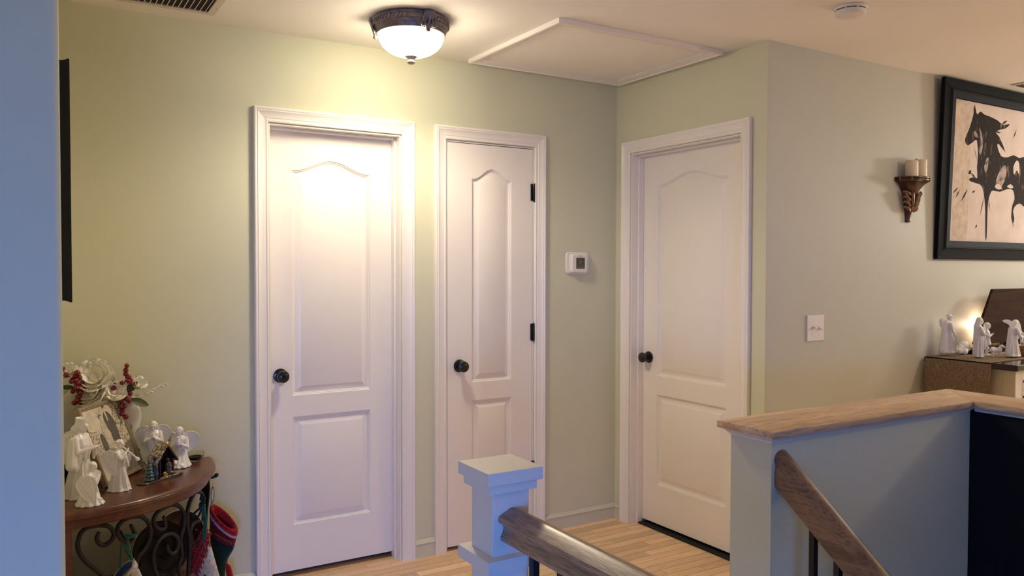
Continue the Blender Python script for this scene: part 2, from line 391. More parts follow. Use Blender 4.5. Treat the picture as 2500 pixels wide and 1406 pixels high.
for n_, (axis, c0, a0, a1, z0, z1, lab) in enumerate((('y', -6.598, -4.55, -3.45, 0.10, 1.40, 'window in the rear wall behind the camera'), ('x', -4.598, -4.7, -3.7, 0.6, 1.6, 'small window in the wall left of the camera')), 1):
    wf = thing('window_%d' % n_, lab, 'window', ((a0+a1)/2, c0, z0) if axis == 'y' else (c0, (a0+a1)/2, z0), kind='structure')
    mk = (lambda u0, u1, d0, d1, w0, w1: MB().box(u0, u1, c0+d0, c0+d1, w0, w1)) if axis == 'y' else (lambda u0, u1, d0, d1, w0, w1: MB().box(c0+d0, c0+d1, u0, u1, w0, w1))
    obj('pane', mk(a0, a1, 0.0, 0.006, z0, z1), 'glass', wf)
    for q in ((a0-0.06, a0, z0-0.06, z1+0.06), (a1, a1+0.06, z0-0.06, z1+0.06), (a0, a1, z0-0.06, z0), (a0, a1, z1, z1+0.06), ((a0+a1)/2-0.012, (a0+a1)/2+0.012, z0, z1)):
        obj('frame_bar', mk(q[0], q[1], 0.0065, 0.03, q[2], q[3]), 'white_trim', wf)
# floor: oak strips laid one by one in the hall, plain oak boards elsewhere round the stairwell
SW0, SW1, SY = -1.93, -0.17, -2.085           # stairwell
b = MB(); b.box(-2.9, 0.2, SY, 0.3, -0.12, -0.012)
floor = struct('floor', b, 'stem', 'oak strip floor of the hall', 'floor')
b = MB()
b.box(0.0, 5.0, SY, LW, -0.12, -0.001)
b.box(-4.6, SW0, -6.6, SY, -0.12, -0.001); b.box(-0.06, 5.0, -6.6, SY, -0.12, -0.001)
obj('floor_boards', b, 'oak_floor', floor)
pw_ = 0.057; y = 0.29; pcache = {}; row = 0
rng = random.Random(3)
while y > SY+0.01:
    x = -2.8 - rng.random()*0.5
    while x < 0.0:
        L = rng.choice([0.42, 0.55, 0.7, 0.85, 1.0, 1.2])
        x0, x1 = max(x, -2.8), min(x+L, 0.19 if y > SY else 0.0)
        if y > 0.04 and (x1 < -2.0): x += L; continue
        if x1-x0 > 0.05:
            key = round(x1-x0, 2)
            if key not in pcache:
                pb = MB().box(-key/2+0.0006, key/2-0.0006, -pw_/2+0.0013, pw_/2-0.0013, -0.012, 0)
                pcache[key] = mesh_of(pb); pcache[key].materials.append(M['oak_floor'])
            o = put('plank', pcache[key], None, floor, Vector(((x0+x1)/2, y-pw_/2, 0)) - WORLD['floor'])
        x += L
    y -= pw_; row += 1
# stairwell: landing and the flight that climbs to the hall
b = MB()
for k in range(7):
    b.box(SW0+0.04, -1.14, SY-0.26*(k+1)-0.02, SY-0.26*k, -0.19*(k+1)-0.03, -0.19*(k+1))
    b.box(SW0+0.04, -1.14, SY-0.26*k-0.02, SY-0.26*k, -0.19*(k+1), -0.19*k-0.03 if k else -0.13)
b.box(SW0, -0.06, -6.6, SY-0.26*7, -1.40, -1.36)
struct('floor_stairs', b, 'oak_floor', 'oak steps down from the hall between the two railings', 'stairs')
b = MB().box(SW0-0.06, SW0, -6.6, SY-0.001, -1.4, -0.121)
struct('wall_stairwell', b, 'sage', 'lower wall of the stairwell on its left', 'wall')

# ------------------------------------------------------------------ doors
WX = lambda u, d, z: Vector((u, -d, z))       # doors of the back wall: u along x, d towards the hall
def arch(x0, x1, z0, z1, a, ins, n=28):
    """panel outline inset by ins; a is the rise of the arched top"""
    pts = [(x0+ins, z0+ins), (x1-ins, z0+ins)]
    for k in range(n+1):
        t = k/n; xx = x1-ins-(x1-x0-2*ins)*t
        s = (xx-x0)/(x1-x0)
        zz = z1-ins + (a*(0.5-0.5*math.cos(2*PI*min(1, max(0, (s-0.03)/0.94))))**1.0 if a else 0)
        pts.append((xx, zz))
    if not a: pts = pts[:2]+[(x1-ins, z1-ins), (x0+ins, z1-ins)]
    return pts
def door_leaf(x0, x1, z0, z1, panels, f, thick):
    """moulded two-panel leaf; f(u, depth into the leaf, z) -> world"""
    bm = bmesh.new()
    def loop(pts, d): return [bm.verts.new(f(a, d, c)) for a, c in pts]
    def edges(vs): return [bm.edges.new((vs[i], vs[(i+1) % len(vs)])) for i in range(len(vs))]
    outer = loop([(x0, z0), (x1, z0), (x1, z1), (x0, z1)], 0)
    es = edges(outer)
    for (px0, px1, pz0, pz1, a) in panels:
        L = [loop(arch(px0, px1, pz0, pz1, a, i), d) for i, d in
             ((0, 0), (0.003, 0.0045), (0.006, 0.005), (0.008, 0.009), (0.011, 0.0095), (0.013, 0.0125), (0.0165, 0.0125), (0.039, 0.002), (0.0425, 0.0005))]
        es += edges(L[0])
        for A, B in zip(L, L[1:]):
            for i in range(len(A)):
                j = (i+1) % len(A); bm.faces.new((A[i], A[j], B[j], B[i]))
        e2 = [bm.edges.get((L[-1][i], L[-1][(i+1) % len(L[-1])])) for i in range(len(L[-1]))]
        bmesh.ops.triangle_fill(bm, use_beauty=True, edges=e2)
    bmesh.ops.triangle_fill(bm, use_beauty=True, edges=es)
    back = loop([(x0, z0), (x1, z0), (x1, z1), (x0, z1)], thick)
    for i in range(4): bm.faces.new((outer[i], outer[(i+1) % 4], back[(i+1) % 4], back[i]))
    bm.faces.new(back)
    bm.normal_update(); bmesh.ops.recalc_face_normals(bm, faces=bm.faces)
    bm.verts.index_update()
    mb = MB(); mb.v = [v.co.copy() for v in bm.verts]; mb.f = [tuple(v.index for v in q.verts) for q in bm.faces]; bm.free()
    return mb
CAS = [(0.0, 0.0), (0.0, 0.009), (0.004, 0.0115), (0.009, 0.0115), (0.011, 0.0095), (0.016, 0.0095), (0.0185, 0.012), (0.034, 0.0135), (0.044, 0.0175), (0.047, 0.0195), (0.050, 0.0175), (0.055, 0.0205), (0.060, 0.0205), (0.0635, 0.017), (0.0635, 0.0)]
def casing(x0, x1, ztop, f, parent, mname='white_trim'):
    """three mitred boards; f(u, towards the room, z)"""
    segs = {'l': ((x0, 0.0), (x0, ztop)), 't': ((x0, ztop), (x1, ztop)), 'r': ((x1, 0.0), (x1, ztop))}
    g = 0.0004
    for key in segs:
        rs = []
        for end in (0, 1):
            ring = []
            for w, h in CAS:
                if key == 'l': p = (x0-w, 0.0 if not end else ztop+w-g)
                elif key == 'r': p = (x1+w, 0.0 if not end else ztop+w-g)
                else: p = ((x0-w+g) if not end else (x1+w-g), ztop+w)
                ring.append(f(p[0], h+0.0006, p[1]))
            rs.append(ring)
        obj('casing_board', MB().rings(rs), mname, parent, smooth=25)
def knob(parent, c, ax):
    """round black door knob on its rose; ax = direction it sticks out"""
    prof_r = [(0.0, 0.0006), (0.030, 0.0006), (0.0325, 0.004), (0.031, 0.008), (0.024, 0.011), (0.016, 0.012), (0.0, 0.012)]
    prof_k = [(0.0, 0.0105), (0.0125, 0.0105), (0.011, 0.020), (0.0115, 0.027), (0.018, 0.033), (0.0262, 0.041), (0.028, 0.050), (0.0255, 0.058), (0.017, 0.0635), (0.009, 0.065), (0.008, 0.0635), (0.0, 0.0635)]
    o = obj('knob', MB().lathe(prof_k, c, 32, ax), 'black_metal', parent, smooth=35)
    obj('rosette', MB().lathe(prof_r, c, 32, ax), 'black_metal', o, smooth=35)
def jamb(x0, x1, ztop, f, parent, stop, dstop):
    """lining boards with the stop strip; f(u, depth into the wall, z)"""
    for nm, (a0, a1, c0, c1) in {'l': (x0, x0+0.004, 0, ztop), 'r': (x1-0.004, x1, 0, ztop), 't': (x0+0.0045, x1-0.0045, ztop-0.004, ztop)}.items():
        P = [f(a, d, c) for a in (a0, a1) for d in (-0.0004, T) for c in (c0, c1)]
        obj('jamb_board', MB().add(P, [(0,1,3,2),(4,6,7,5),(0,4,5,1),(2,3,7,6),(0,2,6,4),(1,5,7,3)]), 'white_trim', parent)
    if stop:
        for nm, (a0, a1, c0, c1) in {'l': (x0+0.0045, x0+0.015, 0, ztop-0.0045), 'r': (x1-0.015, x1-0.0045, 0, ztop-0.0045), 't': (x0+0.0155, x1-0.0155, ztop-0.015, ztop-0.0045)}.items():
            P = [f(a, d, c) for a in (a0, a1) for d in dstop for c in (c0, c1)]
            obj('stop_strip', MB().add(P, [(0,1,3,2),(4,6,7,5),(0,4,5,1),(2,3,7,6),(0,2,6,4),(1,5,7,3)]), 'white_trim', parent, bevel=0.002)
def make_door(n, label, D, to_room, into, recess, panels, knob_at, ax, hinges=(), under=0.02):
    x0, x1, zt = D
    c = to_room((x0+x1)/2, 0, 0)
    d = thing('door_%d' % n, label, 'door', c, kind='structure')
    e = 0.0065
    lx0, lx1 = (x0+0.0045+0.003, x1-0.0045-0.003) if recess > 0.02 else (x0+e, x1-e)
    leaf = obj('leaf', door_leaf(lx0, lx1, under, zt-0.008, panels, lambda a, dd, z: into(a, recess+dd, z), 0.034), 'white', d, smooth=30)
    casing(x0-0.005, x1+0.005, zt+0.005, to_room, d)
    jamb(x0, x1, zt, into, d, True, (recess-0.036, recess-0.001) if recess > 0.02 else (recess+0.036, recess+0.07))
    knob(d, into(knob_at[0], recess, knob_at[1]), ax)
    for z in hinges:
        hx = x1-0.002
        h = obj('hinge', MB().lathe([(0, 0), (0.0045, 0), (0.0058, 0.003), (0.0058, 0.031), (0.0052, 0.0315), (0.0058, 0.032), (0.0058, 0.060), (0.0052, 0.0605), (0.0058, 0.061), (0.0058, 0.091), (0.0045, 0.095), (0, 0.096)], to_room(hx, 0.0075, z), 12), 'black_metal', d, smooth=30)
        obj('hinge_plate', MB().box(hx-0.016, hx+0.004, -0.0032, 0.001, z+0.004, z+0.092), 'black_metal', h)
    if n == 3: obj('black_strip', MB().box(0.045, 0.112, x0+0.016, x1-0.016, 0.0006, 0.007), 'dark_gap', d)  # thin black strip on the floor below the leaf
    return d
back_room = lambda u, h, z: Vector((u, -h, z)); back_in = lambda u, dd, z: Vector((u, dd, z))
right_room = lambda u, h, z: Vector((-h, u, z)); right_in = lambda u, dd, z: Vector((dd, u, z))
make_door(1, 'widest white two-panel door, deep in its frame under the lamp', D1, back_room, back_in, 0.078,
          [(-1.812, -1.438, 0.832, 1.858, 0.052), (-1.812, -1.438, 0.238, 0.735, 0)], (-1.868, 0.928), '-y', under=0.028)
make_door(2, 'narrow white closet door with black hinges, in the middle', D2, back_room, back_in, 0.0,
          [(-0.924, -0.692, 0.838, 1.864, 0.054), (-0.924, -0.692, 0.240, 0.745, 0)], (-0.997, 0.926), '-y', hinges=(1.765, 1.030, 0.30), under=0.02)
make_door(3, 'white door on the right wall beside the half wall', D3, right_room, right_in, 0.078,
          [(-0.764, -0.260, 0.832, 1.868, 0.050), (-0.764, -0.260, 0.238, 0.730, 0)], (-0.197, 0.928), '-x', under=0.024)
obj_back = struct('wall_dark_backing', MB().box(-2.1, 0.0, 0.30, 0.32, 0, H).box(0.30, 0.32, -1.0, 0.3, 0, H), 'dark_gap', 'black sheets standing for the unlit rooms behind the doors', 'wall')  # black sheets: the dark behind the door gaps is put into the colour

# baseboards
def baseboard(name, pts, label):
    a, c = Vector(pts[0]), Vector(pts[1]); t = (c-a).normalized(); n = Vector((t.y, -t.x, 0))
    prof = [(0.0005, 0), (0.012, 0), (0.012, 0.060), (0.0105, 0.062), (0.0145, 0.065), (0.0150, 0.069), (0.0125, 0.074), (0.008, 0.079), (0.006, 0.084), (0.0005, 0.086)]
    struct(name, MB().rings([[a+n*w+Vector((0,0,z)) for w, z in prof], [c+n*w+Vector((0,0,z)) for w, z in prof]]), 'sage_trim', label, 'baseboard', smooth=30)
baseboard('baseboard_back', ((-2.79, 0, 0), (-2.003, 0, 0)), 'sage baseboard behind the corner table')
baseboard('baseboard_middle', ((-1.243, 0, 0), (-1.137, 0, 0)), 'short sage baseboard between the two back doors')
baseboard('baseboard_corner', ((-0.486, 0, 0), (-0.0125, 0, 0)), 'sage baseboard from the narrow door to the corner')
baseboard('baseboard_right', ((0, -0.0005, 0), (0, -0.062, 0)), 'stub of sage baseboard beside the right door')
baseboard('baseboard_living', ((0.0, LW, 0), (4.9, LW, 0)), 'baseboard along the living room wall')
baseboard('baseboard_left', ((xl, -2.03, 0), (xl, -0.015, 0)), 'baseboard along the left wall')

# attic hatch
hx0, hx1, hy0, hy1 = -0.978, -0.036, -0.838, -0.060
hz = H-0.021
hatch = thing('attic_hatch', 'white framed attic hatch in the ceiling above the narrow door', 'hatch', (-0.5, -0.45, H-0.001))
fwid = 0.0635
def hatch_board(a, c, m0, m1):
    # profile runs from the outer edge (w=0) inward
    prof = [(0, 0), (0, 0.019), (0.004, 0.021), (0.012, 0.021), (0.014, 0.017), (0.020, 0.016), (0.030, 0.013), (0.044, 0.0115), (0.046, 0.009), (0.053, 0.009), (0.056, 0.0105), (fwid, 0.0095), (fwid, 0)]
    a, c = Vector(a), Vector(c); t = (c-a).normalized(); n = Vector((-t.y, t.x, 0))
    obj('frame_board', MB().rings([[a+n*w+t*w+Vector((0, 0, -h-0.0006)) for w, h in prof], [c+n*w-t*w+Vector((0, 0, -h-0.0006)) for w, h in prof]]), 'white_trim', hatch, smooth=25)
hatch_board((hx0, hy0, H), (hx1, hy0, H), 0, 0); hatch_board((hx1, hy0, H), (hx1, hy1, H), 0, 0)
hatch_board((hx1, hy1, H), (hx0, hy1, H), 0, 0); hatch_board((hx0, hy1, H), (hx0, hy0, H), 0, 0)
obj('panel', MB().box(hx0+fwid+0.001, hx1-fwid-0.001, hy0+fwid+0.001, hy1-fwid-0.003, H-0.007, H-0.0008), 'ceiling', hatch)

# ceiling air grille
vx0, vx1, vy0, vy1 = -2.785, -2.186, -0.60, -0.136
vent = thing('return_air_grille', 'white slatted air grille in the ceiling, upper left', 'vent', ((vx0+vx1)/2, (vy0+vy1)/2, H-0.001))
b = MB(); fr = 0.028
for (x0, x1, y0, y1) in ((vx0, vx1, vy0, vy0+fr), (vx0, vx1, vy1-fr, vy1), (vx0, vx0+fr, vy0+fr, vy1-fr), (vx1-fr, vx1, vy0+fr, vy1-fr)):
    b.box(x0, x1, y0, y1, H-0.008, H-0.0006)
obj('grille_frame', b, 'grille', vent)
obj('duct_back', MB().box(vx0+fr, vx1-fr, vy0+fr, vy1-fr, H-0.0022, H-0.0008), 'duct', vent)
x = vx1-fr-0.012; sl = None
while x > vx0+fr+0.01:
    if sl is None:
        sl = mesh_of(MB().add([(-0.002, vy0+fr, 0.0), (-0.0005, vy0+fr, 0.0), (0.0045, vy0+fr, 0.0055), (0.003, vy0+fr, 0.0055), (-0.002, vy1-fr, 0.0), (-0.0005, vy1-fr, 0.0), (0.0045, vy1-fr, 0.0055), (0.003, vy1-fr, 0.0055)],
                               [(0,1,2,3),(4,7,6,5),(0,4,5,1),(1,5,6,2),(2,6,7,3),(3,7,4,0)]))
        sl.materials.append(M['grille'])
    put('slat', sl, None, vent, Vector((x, 0, H-0.0082)) - WORLD[vent.name]); x -= 0.0202
for sx, sy in ((vx1-0.17, vy1-0.014), (vx1-0.008, vy1-0.10), (vx0+0.1, vy1-0.014)):
    obj('screw', MB().lathe([(0, 0), (0.0045, 0), (0.004, -0.002), (0, -0.0028)], (sx, sy, H-0.0082), 10), 'grille', vent, smooth=40)

# ceiling lamp
lx, ly = -1.478, -0.49
lt = thing('ceiling_lamp', 'lit flush ceiling lamp with a dark carved ring and frosted dome', 'lamp', (lx, ly, H-0.001))
ring = [(0.10, -0.0008), (0.150, -0.0008), (0.156, -0.004), (0.160, -0.010), (0.157, -0.016), (0.154, -0.019), (0.1545, -0.034), (0.150, -0.037), (0.150, -0.042), (0.146, -0.048), (0.143, -0.058), (0.141, -0.066), (0.136, -0.0685), (0.128, -0.0685), (0.10, -0.055)]
obj('ring', MB().lathe(ring, (lx, ly, H), 64), 'bronze_dark', lt, smooth=35)
ropes = None
for k in range(56):
    a = 2*PI*k/56
    if ropes is None:
        rb = MB().cap((-0.0045, 0, -0.006), (0.0045, 0, 0.006), 0.0036, 0.0036, 8); ropes = mesh_of(rb, 'all'); ropes.materials.append(M['bronze_dark'])
    o = put('rope_bead', ropes, None, lt, (0.1548*math.cos(a), 0.1548*math.sin(a), -0.0258)); o.rotation_euler.z = a+PI/2
dome = [(0.134, -0.068)] + [(0.134*math.cos(t)**0.9, -0.068-0.086*math.sin(t)) for t in [PI/2*k/16 for k in range(1, 16)]] + [(0.0, -0.154)]
obj('glass_dome', MB().lathe(dome, (lx, ly, H), 48), 'glass_dome', lt, smooth='all')
fin = [(0.0, -0.151), (0.026, -0.1505), (0.026, -0.1535), (0.019, -0.159), (0.011, -0.164), (0.011, -0.168), (0.016, -0.171), (0.0165, -0.176), (0.012, -0.182), (0.0, -0.185)]
obj('finial', MB().lathe(fin, (lx, ly, H), 24), 'bronze_dark', lt, smooth=35)
bulb = lamp('ceiling_lamp_bulbs', 'SPOT', (lx, ly, H-0.200), 10.5, (1.0, 0.85, 0.63), 0.07, (lx, ly, 0))
bulb.data.spot_size = R(165); bulb.data.spot_blend = 0.55
for a in (R(153), R(-87), R(33)):
    q = Matrix.Translation((lx, ly, H)) @ Matrix.Rotation(a, 4, 'Z')
    b = MB()
    b.ball((0.158, 0, -0.010), (0.016, 0.026, 0.0105), 12)
    b.cap((0.164, 0, -0.012), (0.147, 0, -0.070), 0.0085, 0.0055, 8)
    for s_ in (-1, 1):
        b.cap((0.164, s_*0.010, -0.014), (0.152, s_*0.017, -0.048), 0.0065, 0.0045, 8)
        b.cap((0.163, s_*0.020, -0.016), (0.155, s_*0.028, -0.042), 0.0055, 0.004, 8)
        b.tube(spline([(0.154, s_*0.022, -0.040), (0.153, s_*0.030, -0.050), (0.149, s_*0.028, -0.062), (0.148, s_*0.019, -0.060), (0.150, s_*0.019, -0.052)]), 0.0042, 8)
        b.cap((0.150, s_*0.012, -0.056), (0.145, s_*0.004, -0.076), 0.0045, 0.0035, 8)
    b.ball((0.147, 0, -0.077), (0.009, 0.011, 0.008), 10)
    b.xf(q)
    me = sculpt(b, 0.0013, 1); me.materials.append(M['bronze_dark'])
    me.transform(Matrix.Translation(-WORLD[lt.name])); put('leaf_ornament', me, None, lt)

# smoke alarm
sm = thing('smoke_alarm', 'round white smoke alarm on the ceiling, upper right', 'alarm', (-0.083, -1.545, H-0.001))
obj('alarm_base', MB().lathe([(0, -0.0006), (0.058, -0.0006), (0.061, -0.003), (0.061, -0.011), (0.059, -0.013), (0.057, -0.0132), (0.0, -0.0132)], (-0.083, -1.545, H), 48), 'plastic', sm, smooth=35)
obj('slot_ring', MB().lathe([(0, -0.0134), (0.0545, -0.0134), (0.0545, -0.0168), (0, -0.0168)], (-0.083, -1.545, H), 48), 'dark_gap', sm, smooth=35)
obj('alarm_cover', MB().lathe([(0, -0.017), (0.0575, -0.017), (0.0585, -0.020), (0.057, -0.029), (0.052, -0.034), (0.046, -0.0355), (0.020, -0.0362), (0.019, -0.0350), (0.017, -0.0350), (0.016, -0.0362), (0, -0.0365)], (-0.083, -1.545, H), 48), 'plastic', sm, smooth=35)
for k in range(8):
    a = 2*PI*k/8+0.3
    q = Matrix.Translation((-0.083, -1.545, H)) @ Matrix.Rotation(a, 4, 'Z')
    obj('cover_rib', MB().box(0.0535, 0.0585, -0.003, 0.003, -0.0175, -0.0128).xf(q), 'plastic', sm)

# thermostat
th = thing('thermostat', 'white square thermostat on the back wall near the corner', 'thermostat', (-0.275, 0, 1.386))
def rrect(x0, x1, z0, z1, r, n=5):
    pts = []
    for cx, cz, a0 in ((x1-r, z0+r, -PI/2), (x1-r, z1-r, 0), (x0+r, z1-r, PI/2), (x0+r, z0+r, PI)):
        for k in range(n+1): a = a0+PI/2*k/n; pts.append((cx+r*math.cos(a), cz+r*math.sin(a)))
    return pts
def slab(x0, x1, z0, z1, r, d0, d1, bev, f):
    A = rrect(x0, x1, z0, z1, r); B = rrect(x0+bev, x1-bev, z0+bev, z1-bev, max(r-bev, 0.001))
    return MB().rings([[f(u, d0, z) for u, z in A], [f(u, d1-bev, z) for u, z in A], [f(u, d1, z) for u, z in B]])
obj('wall_plate', slab(-0.349, -0.199, 1.384, 1.502, 0.018, 0.0006, 0.010, 0.003, WX), 'plastic', th, smooth=40)
obj('housing', slab(-0.329, -0.222, 1.390, 1.492, 0.014, 0.0102, 0.034, 0.006, WX), 'plastic', th, smooth=40)
dsp = obj('display', slab(-0.301, -0.243, 1.412, 1.472, 0.003, 0.0335, 0.0346, 0.0005, WX), 'lcd', th, smooth=40)
b = MB()
for k in range(5): b.box(-0.297+k*0.0108, -0.297+k*0.0108+0.0075, -0.0352, -0.0347, 1.4175, 1.4215)
obj('icon_row', b, 'lcd_mark', dsp)
obj('digit_mark', MB().box(-0.279, -0.267, -0.0351, -0.0347, 1.441, 1.453).box(-0.276, -0.270, -0.0354, -0.0352, 1.444, 1.450), 'lcd_mark', dsp)
obj('lettering_bar', MB().box(-0.286, -0.258, -0.0345, -0.0341, 1.4800, 1.4820), 'lcd_mark', th)

# light switch
sw = thing('light_switch', 'white two-toggle switch plate on the grey green wall', 'switch', (0.341, LW, 1.074))
LX = lambda u, d, z: Vector((u, LW-d, z))
obj('switch_plate', slab(0.279, 0.403, 1.073, 1.197, 0.004, 0.0012, 0.0075, 0.003, LX), 'plastic', sw, smooth=40)
for k, (ux, s_) in enumerate(((0.318, -1), (0.364, 1))):
    obj('toggle_slot', MB().box(ux-0.006, ux+0.006, LW-0.0082, LW-0.0072, 1.122, 1.148), 'plastic', sw)
    q = Matrix.Translation((ux, LW-0.007, 1.135)) @ Matrix.Rotation(R(22*s_), 4, 'X')
    obj('toggle', MB().rings([[Vector((a, 0, c)) for a, c in ((-0.005, -0.006), (0.005, -0.006), (0.005, 0.006), (-0.005, 0.006))], [Vector((a, -0.018, c)) for a, c in ((-0.0035, -0.0045), (0.0035, -0.0045), (0.0035, 0.0045), (-0.0035, 0.0045))]]).xf(q), 'plastic', sw, bevel=0.001)
    for zz in (1.104, 1.166):
        obj('screw', MB().lathe([(0, 0.0073), (0.003, 0.0073), (0.0025, 0.0085), (0, 0.0085)], (ux, LW, zz), 10, '-y'), 'plastic', sw)

# ------------------------------------------------------------------ half wall, newel, rails
HZ = 0.945                                    # drywall top under the cap moulding
hw = MB().box(-1.138, -0.03, -2.08, -1.935, -1.4, HZ)
struct('wall_half', hw, 'sage', 'half wall under the oak cap at the head of the stairs', 'wall')
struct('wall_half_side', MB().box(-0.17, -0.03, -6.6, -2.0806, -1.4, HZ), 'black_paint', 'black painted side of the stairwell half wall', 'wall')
cx0, cx1, cy0, cy1 = -1.165, -0.235, -2.108, -1.905
capz0, capz1 = 0.962, 0.982
def cap_board(name, poly, m, label):
    mb = MB().prism(poly, lambda a, c: Vector((a, c, capz0)), lambda a, c: Vector((a, c, capz1)))
    tag(obj(name, mb, m, smooth=30, bevel=0.003), label, 'trim', kind='structure')
cap_board('trim_1', [(cx0, cy0), (-0.2004, cy0), (0.0-0.0004, cy1), (cx0, cy1)], 'oak_cap', 'oak cap board along the front of the half wall')
cap_board('trim_2', [(-0.1996, cy0), (-0.1996, -6.6), (0.0, -6.6), (0.0, cy1)], 'oak_cap_y', 'oak cap board running away to the right')
COVE = [(0.0, 0.0), (0.003, 0.0), (0.004, 0.004), (0.007, 0.006), (0.012, 0.012), (0.018, 0.0145), (0.019, 0.017), (0.0, 0.017)]
def cove(name, path, label, m='post_white'):
    rs = []; n = len(path)
    for i, p in enumerate(path):
        p = Vector(p); a = (p-Vector(path[i-1])).normalized() if i else None; c = (Vector(path[i+1])-p).normalized() if i < n-1 else None
        na = Vector((a.y, -a.x, 0)) if a else None; nc = Vector((c.y, -c.x, 0)) if c else None
        nn = (na+nc)/(1+na.dot(nc)) if na and nc else (na or nc)
        rs.append([p+nn*(w+0.0005)+Vector((0, 0, z)) for w, z in COVE])
    struct(name, MB().rings(rs), m, label, 'trim', smooth=35)
cove('trim_3', [(-0.03, -1.935, 0.945), (-1.138, -1.935, 0.945), (-1.138, -2.08, 0.945), (-0.171, -2.08, 0.945)], 'painted cove moulding under the front oak cap')
cove('trim_4', [(-0.17, -2.0985, 0.945), (-0.17, -6.5, 0.945)], 'painted cove moulding under the right oak cap')

nx, ny = -1.995, -2.087
nw = thing('newel_post', 'white square newel post with a stepped flat cap', 'post', (nx, ny, 0))
hs = 0.0447
obj('shaft', MB().box(nx-hs, nx+hs, ny-hs, ny+hs, 0, 0.9525), 'post_white', nw, bevel=0.0015)
obj('cap', MB().box(nx-0.0665, nx+0.0665, ny-0.0665, ny+0.0665, 0.9735, 1.0), 'post_white', nw, bevel=0.0012)
obj('cap_moulding', MB().box(nx-0.0575, nx+0.0575, ny-0.0575, ny+0.0575, 0.953, 0.973), 'post_white', nw, bevel=0.0012)
zc = 0.793
b = MB().rings([[Vector((nx+sx*w, ny+sy*w, z)) for sx, sy in ((-1,-1),(1,-1),(1,1),(-1,1))] for w, z in ((hs+0.0005, zc-0.0), (hs+0.022, zc-0.0), (hs+0.022, zc+0.026), (hs+0.0005, zc+0.026))], True, False)
b.rings([[Vector((nx+sx*(hs+0.0005), ny+sy*(hs+0.0005), z)) for sx, sy in ((-1,-1),(1,-1),(1,1),(-1,1))] for z in (zc, zc+0.026)], True, False)
obj('collar', b, 'post_white', nw)
obj('plinth', MB().rings([[Vector((nx+sx*w, ny+sy*w, z)) for sx, sy in ((-1,-1),(1,-1),(1,1),(-1,1))] for w, z in ((hs+0.022, 0), (hs+0.022, 0.14), (hs+0.0006, 0.155))], True, False), 'post_white', nw)

RAIL = [(-0.022, 0.0), (0.022, 0.0), (0.028, 0.004), (0.029, 0.012), (0.024, 0.020), (0.0215, 0.030), (0.025, 0.039), (0.0325, 0.042), (0.0345, 0.047), (0.0335, 0.0540), (0.022, 0.0605), (0.010, 0.0662), (0.004, 0.0688), (0.0, 0.0694),
        (-0.004, 0.0688), (-0.010, 0.0662), (-0.022, 0.0605), (-0.0335, 0.0540), (-0.0345, 0.047), (-0.0325, 0.042), (-0.025, 0.039), (-0.0215, 0.030), (-0.024, 0.020), (-0.029, 0.012), (-0.028, 0.004)]
gx, gz = -1.992, 0.848
gr = thing('guard_railing', 'level wooden railing with black balusters running from the newel post', 'railing', (gx, -4.0, 0))
obj('handrail', MB().rings([[Vector((gx+u, yy, gz+w)) for u, w in RAIL] for yy in (ny-hs-0.0008, -3.0, -6.0)]), 'rail', gr, smooth=25)
bal = None
for k in range(30):
    yy = -2.183-k*0.1
    if bal is None:
        bal = mesh_of(MB().box(-0.008, 0.008, -0.008, 0.008, 0.0, gz-0.0005), bevel=0.001); bal.materials.append(M['baluster'])
    put('baluster', bal, None, gr, Vector((gx+0.022, yy, 0)) - WORLD[gr.name])
RAIL2 = [(-0.022, 0.0), (0.022, 0.0), (0.027, 0.004), (0.0275, 0.030), (0.025, 0.038), (0.024, 0.044), (0.027, 0.049), (0.0285, 0.054), (0.027, 0.060), (0.020, 0.067), (0.010, 0.0705), (0.0, 0.0715),
         (-0.010, 0.0705), (-0.020, 0.067), (-0.027, 0.060), (-0.0285, 0.054), (-0.027, 0.049), (-0.024, 0.044), (-0.025, 0.038), (-0.0275, 0.030), (-0.027, 0.004)]
sx_, sl_ = -1.098, 0.77
sr = thing('stair_railing', 'sloping wooden railing fixed to the half wall', 'railing', (sx_, -2.6, -1.0))
b = MB(); rs = []
for yy in (-2.0806, -2.7, -3.6):
    zz = 0.822+sl_*(yy+2.08)
    rs.append([Vector((sx_+u, yy, zz+w*1.42)) for u, w in RAIL2])
obj('handrail', MB().rings(rs), 'rail2', sr, smooth=35)
for yy in (-2.187, -2.262, -2.40, -2.54, -2.68, -2.82, -2.96, -3.10, -3.24, -3.38):
    zt = 0.822+sl_*(yy-0.008+2.08)
    k = -0.19*math.ceil((SY-yy)/0.26)
    obj('baluster', MB().box(sx_-0.008, sx_+0.008, yy-0.008, yy+0.008, max(k, -1.3), zt-0.001), 'baluster', sr)

# ------------------------------------------------------------------ dark moulding frame on the left wall, seen edge-on
pf = thing('wall_frame', 'dark framed picture seen edge-on against the left wall', 'frame', (xl, -0.95, 1.325))
py0, py1, pz0, pz1 = -1.15, -0.66, 1.319, 1.968
PROF = [(0.0, 0.0), (0.007, 0.0005), (0.016, 0.005), (0.026, 0.0095), (0.037, 0.0105), (0.046, 0.0085), (0.053, 0.005), (0.0565, 0.006), (0.057, 0.012), (0.048, 0.024), (0.043, 0.036), (0.045, 0.047), (0.040, 0.055), (0.0, 0.055)]
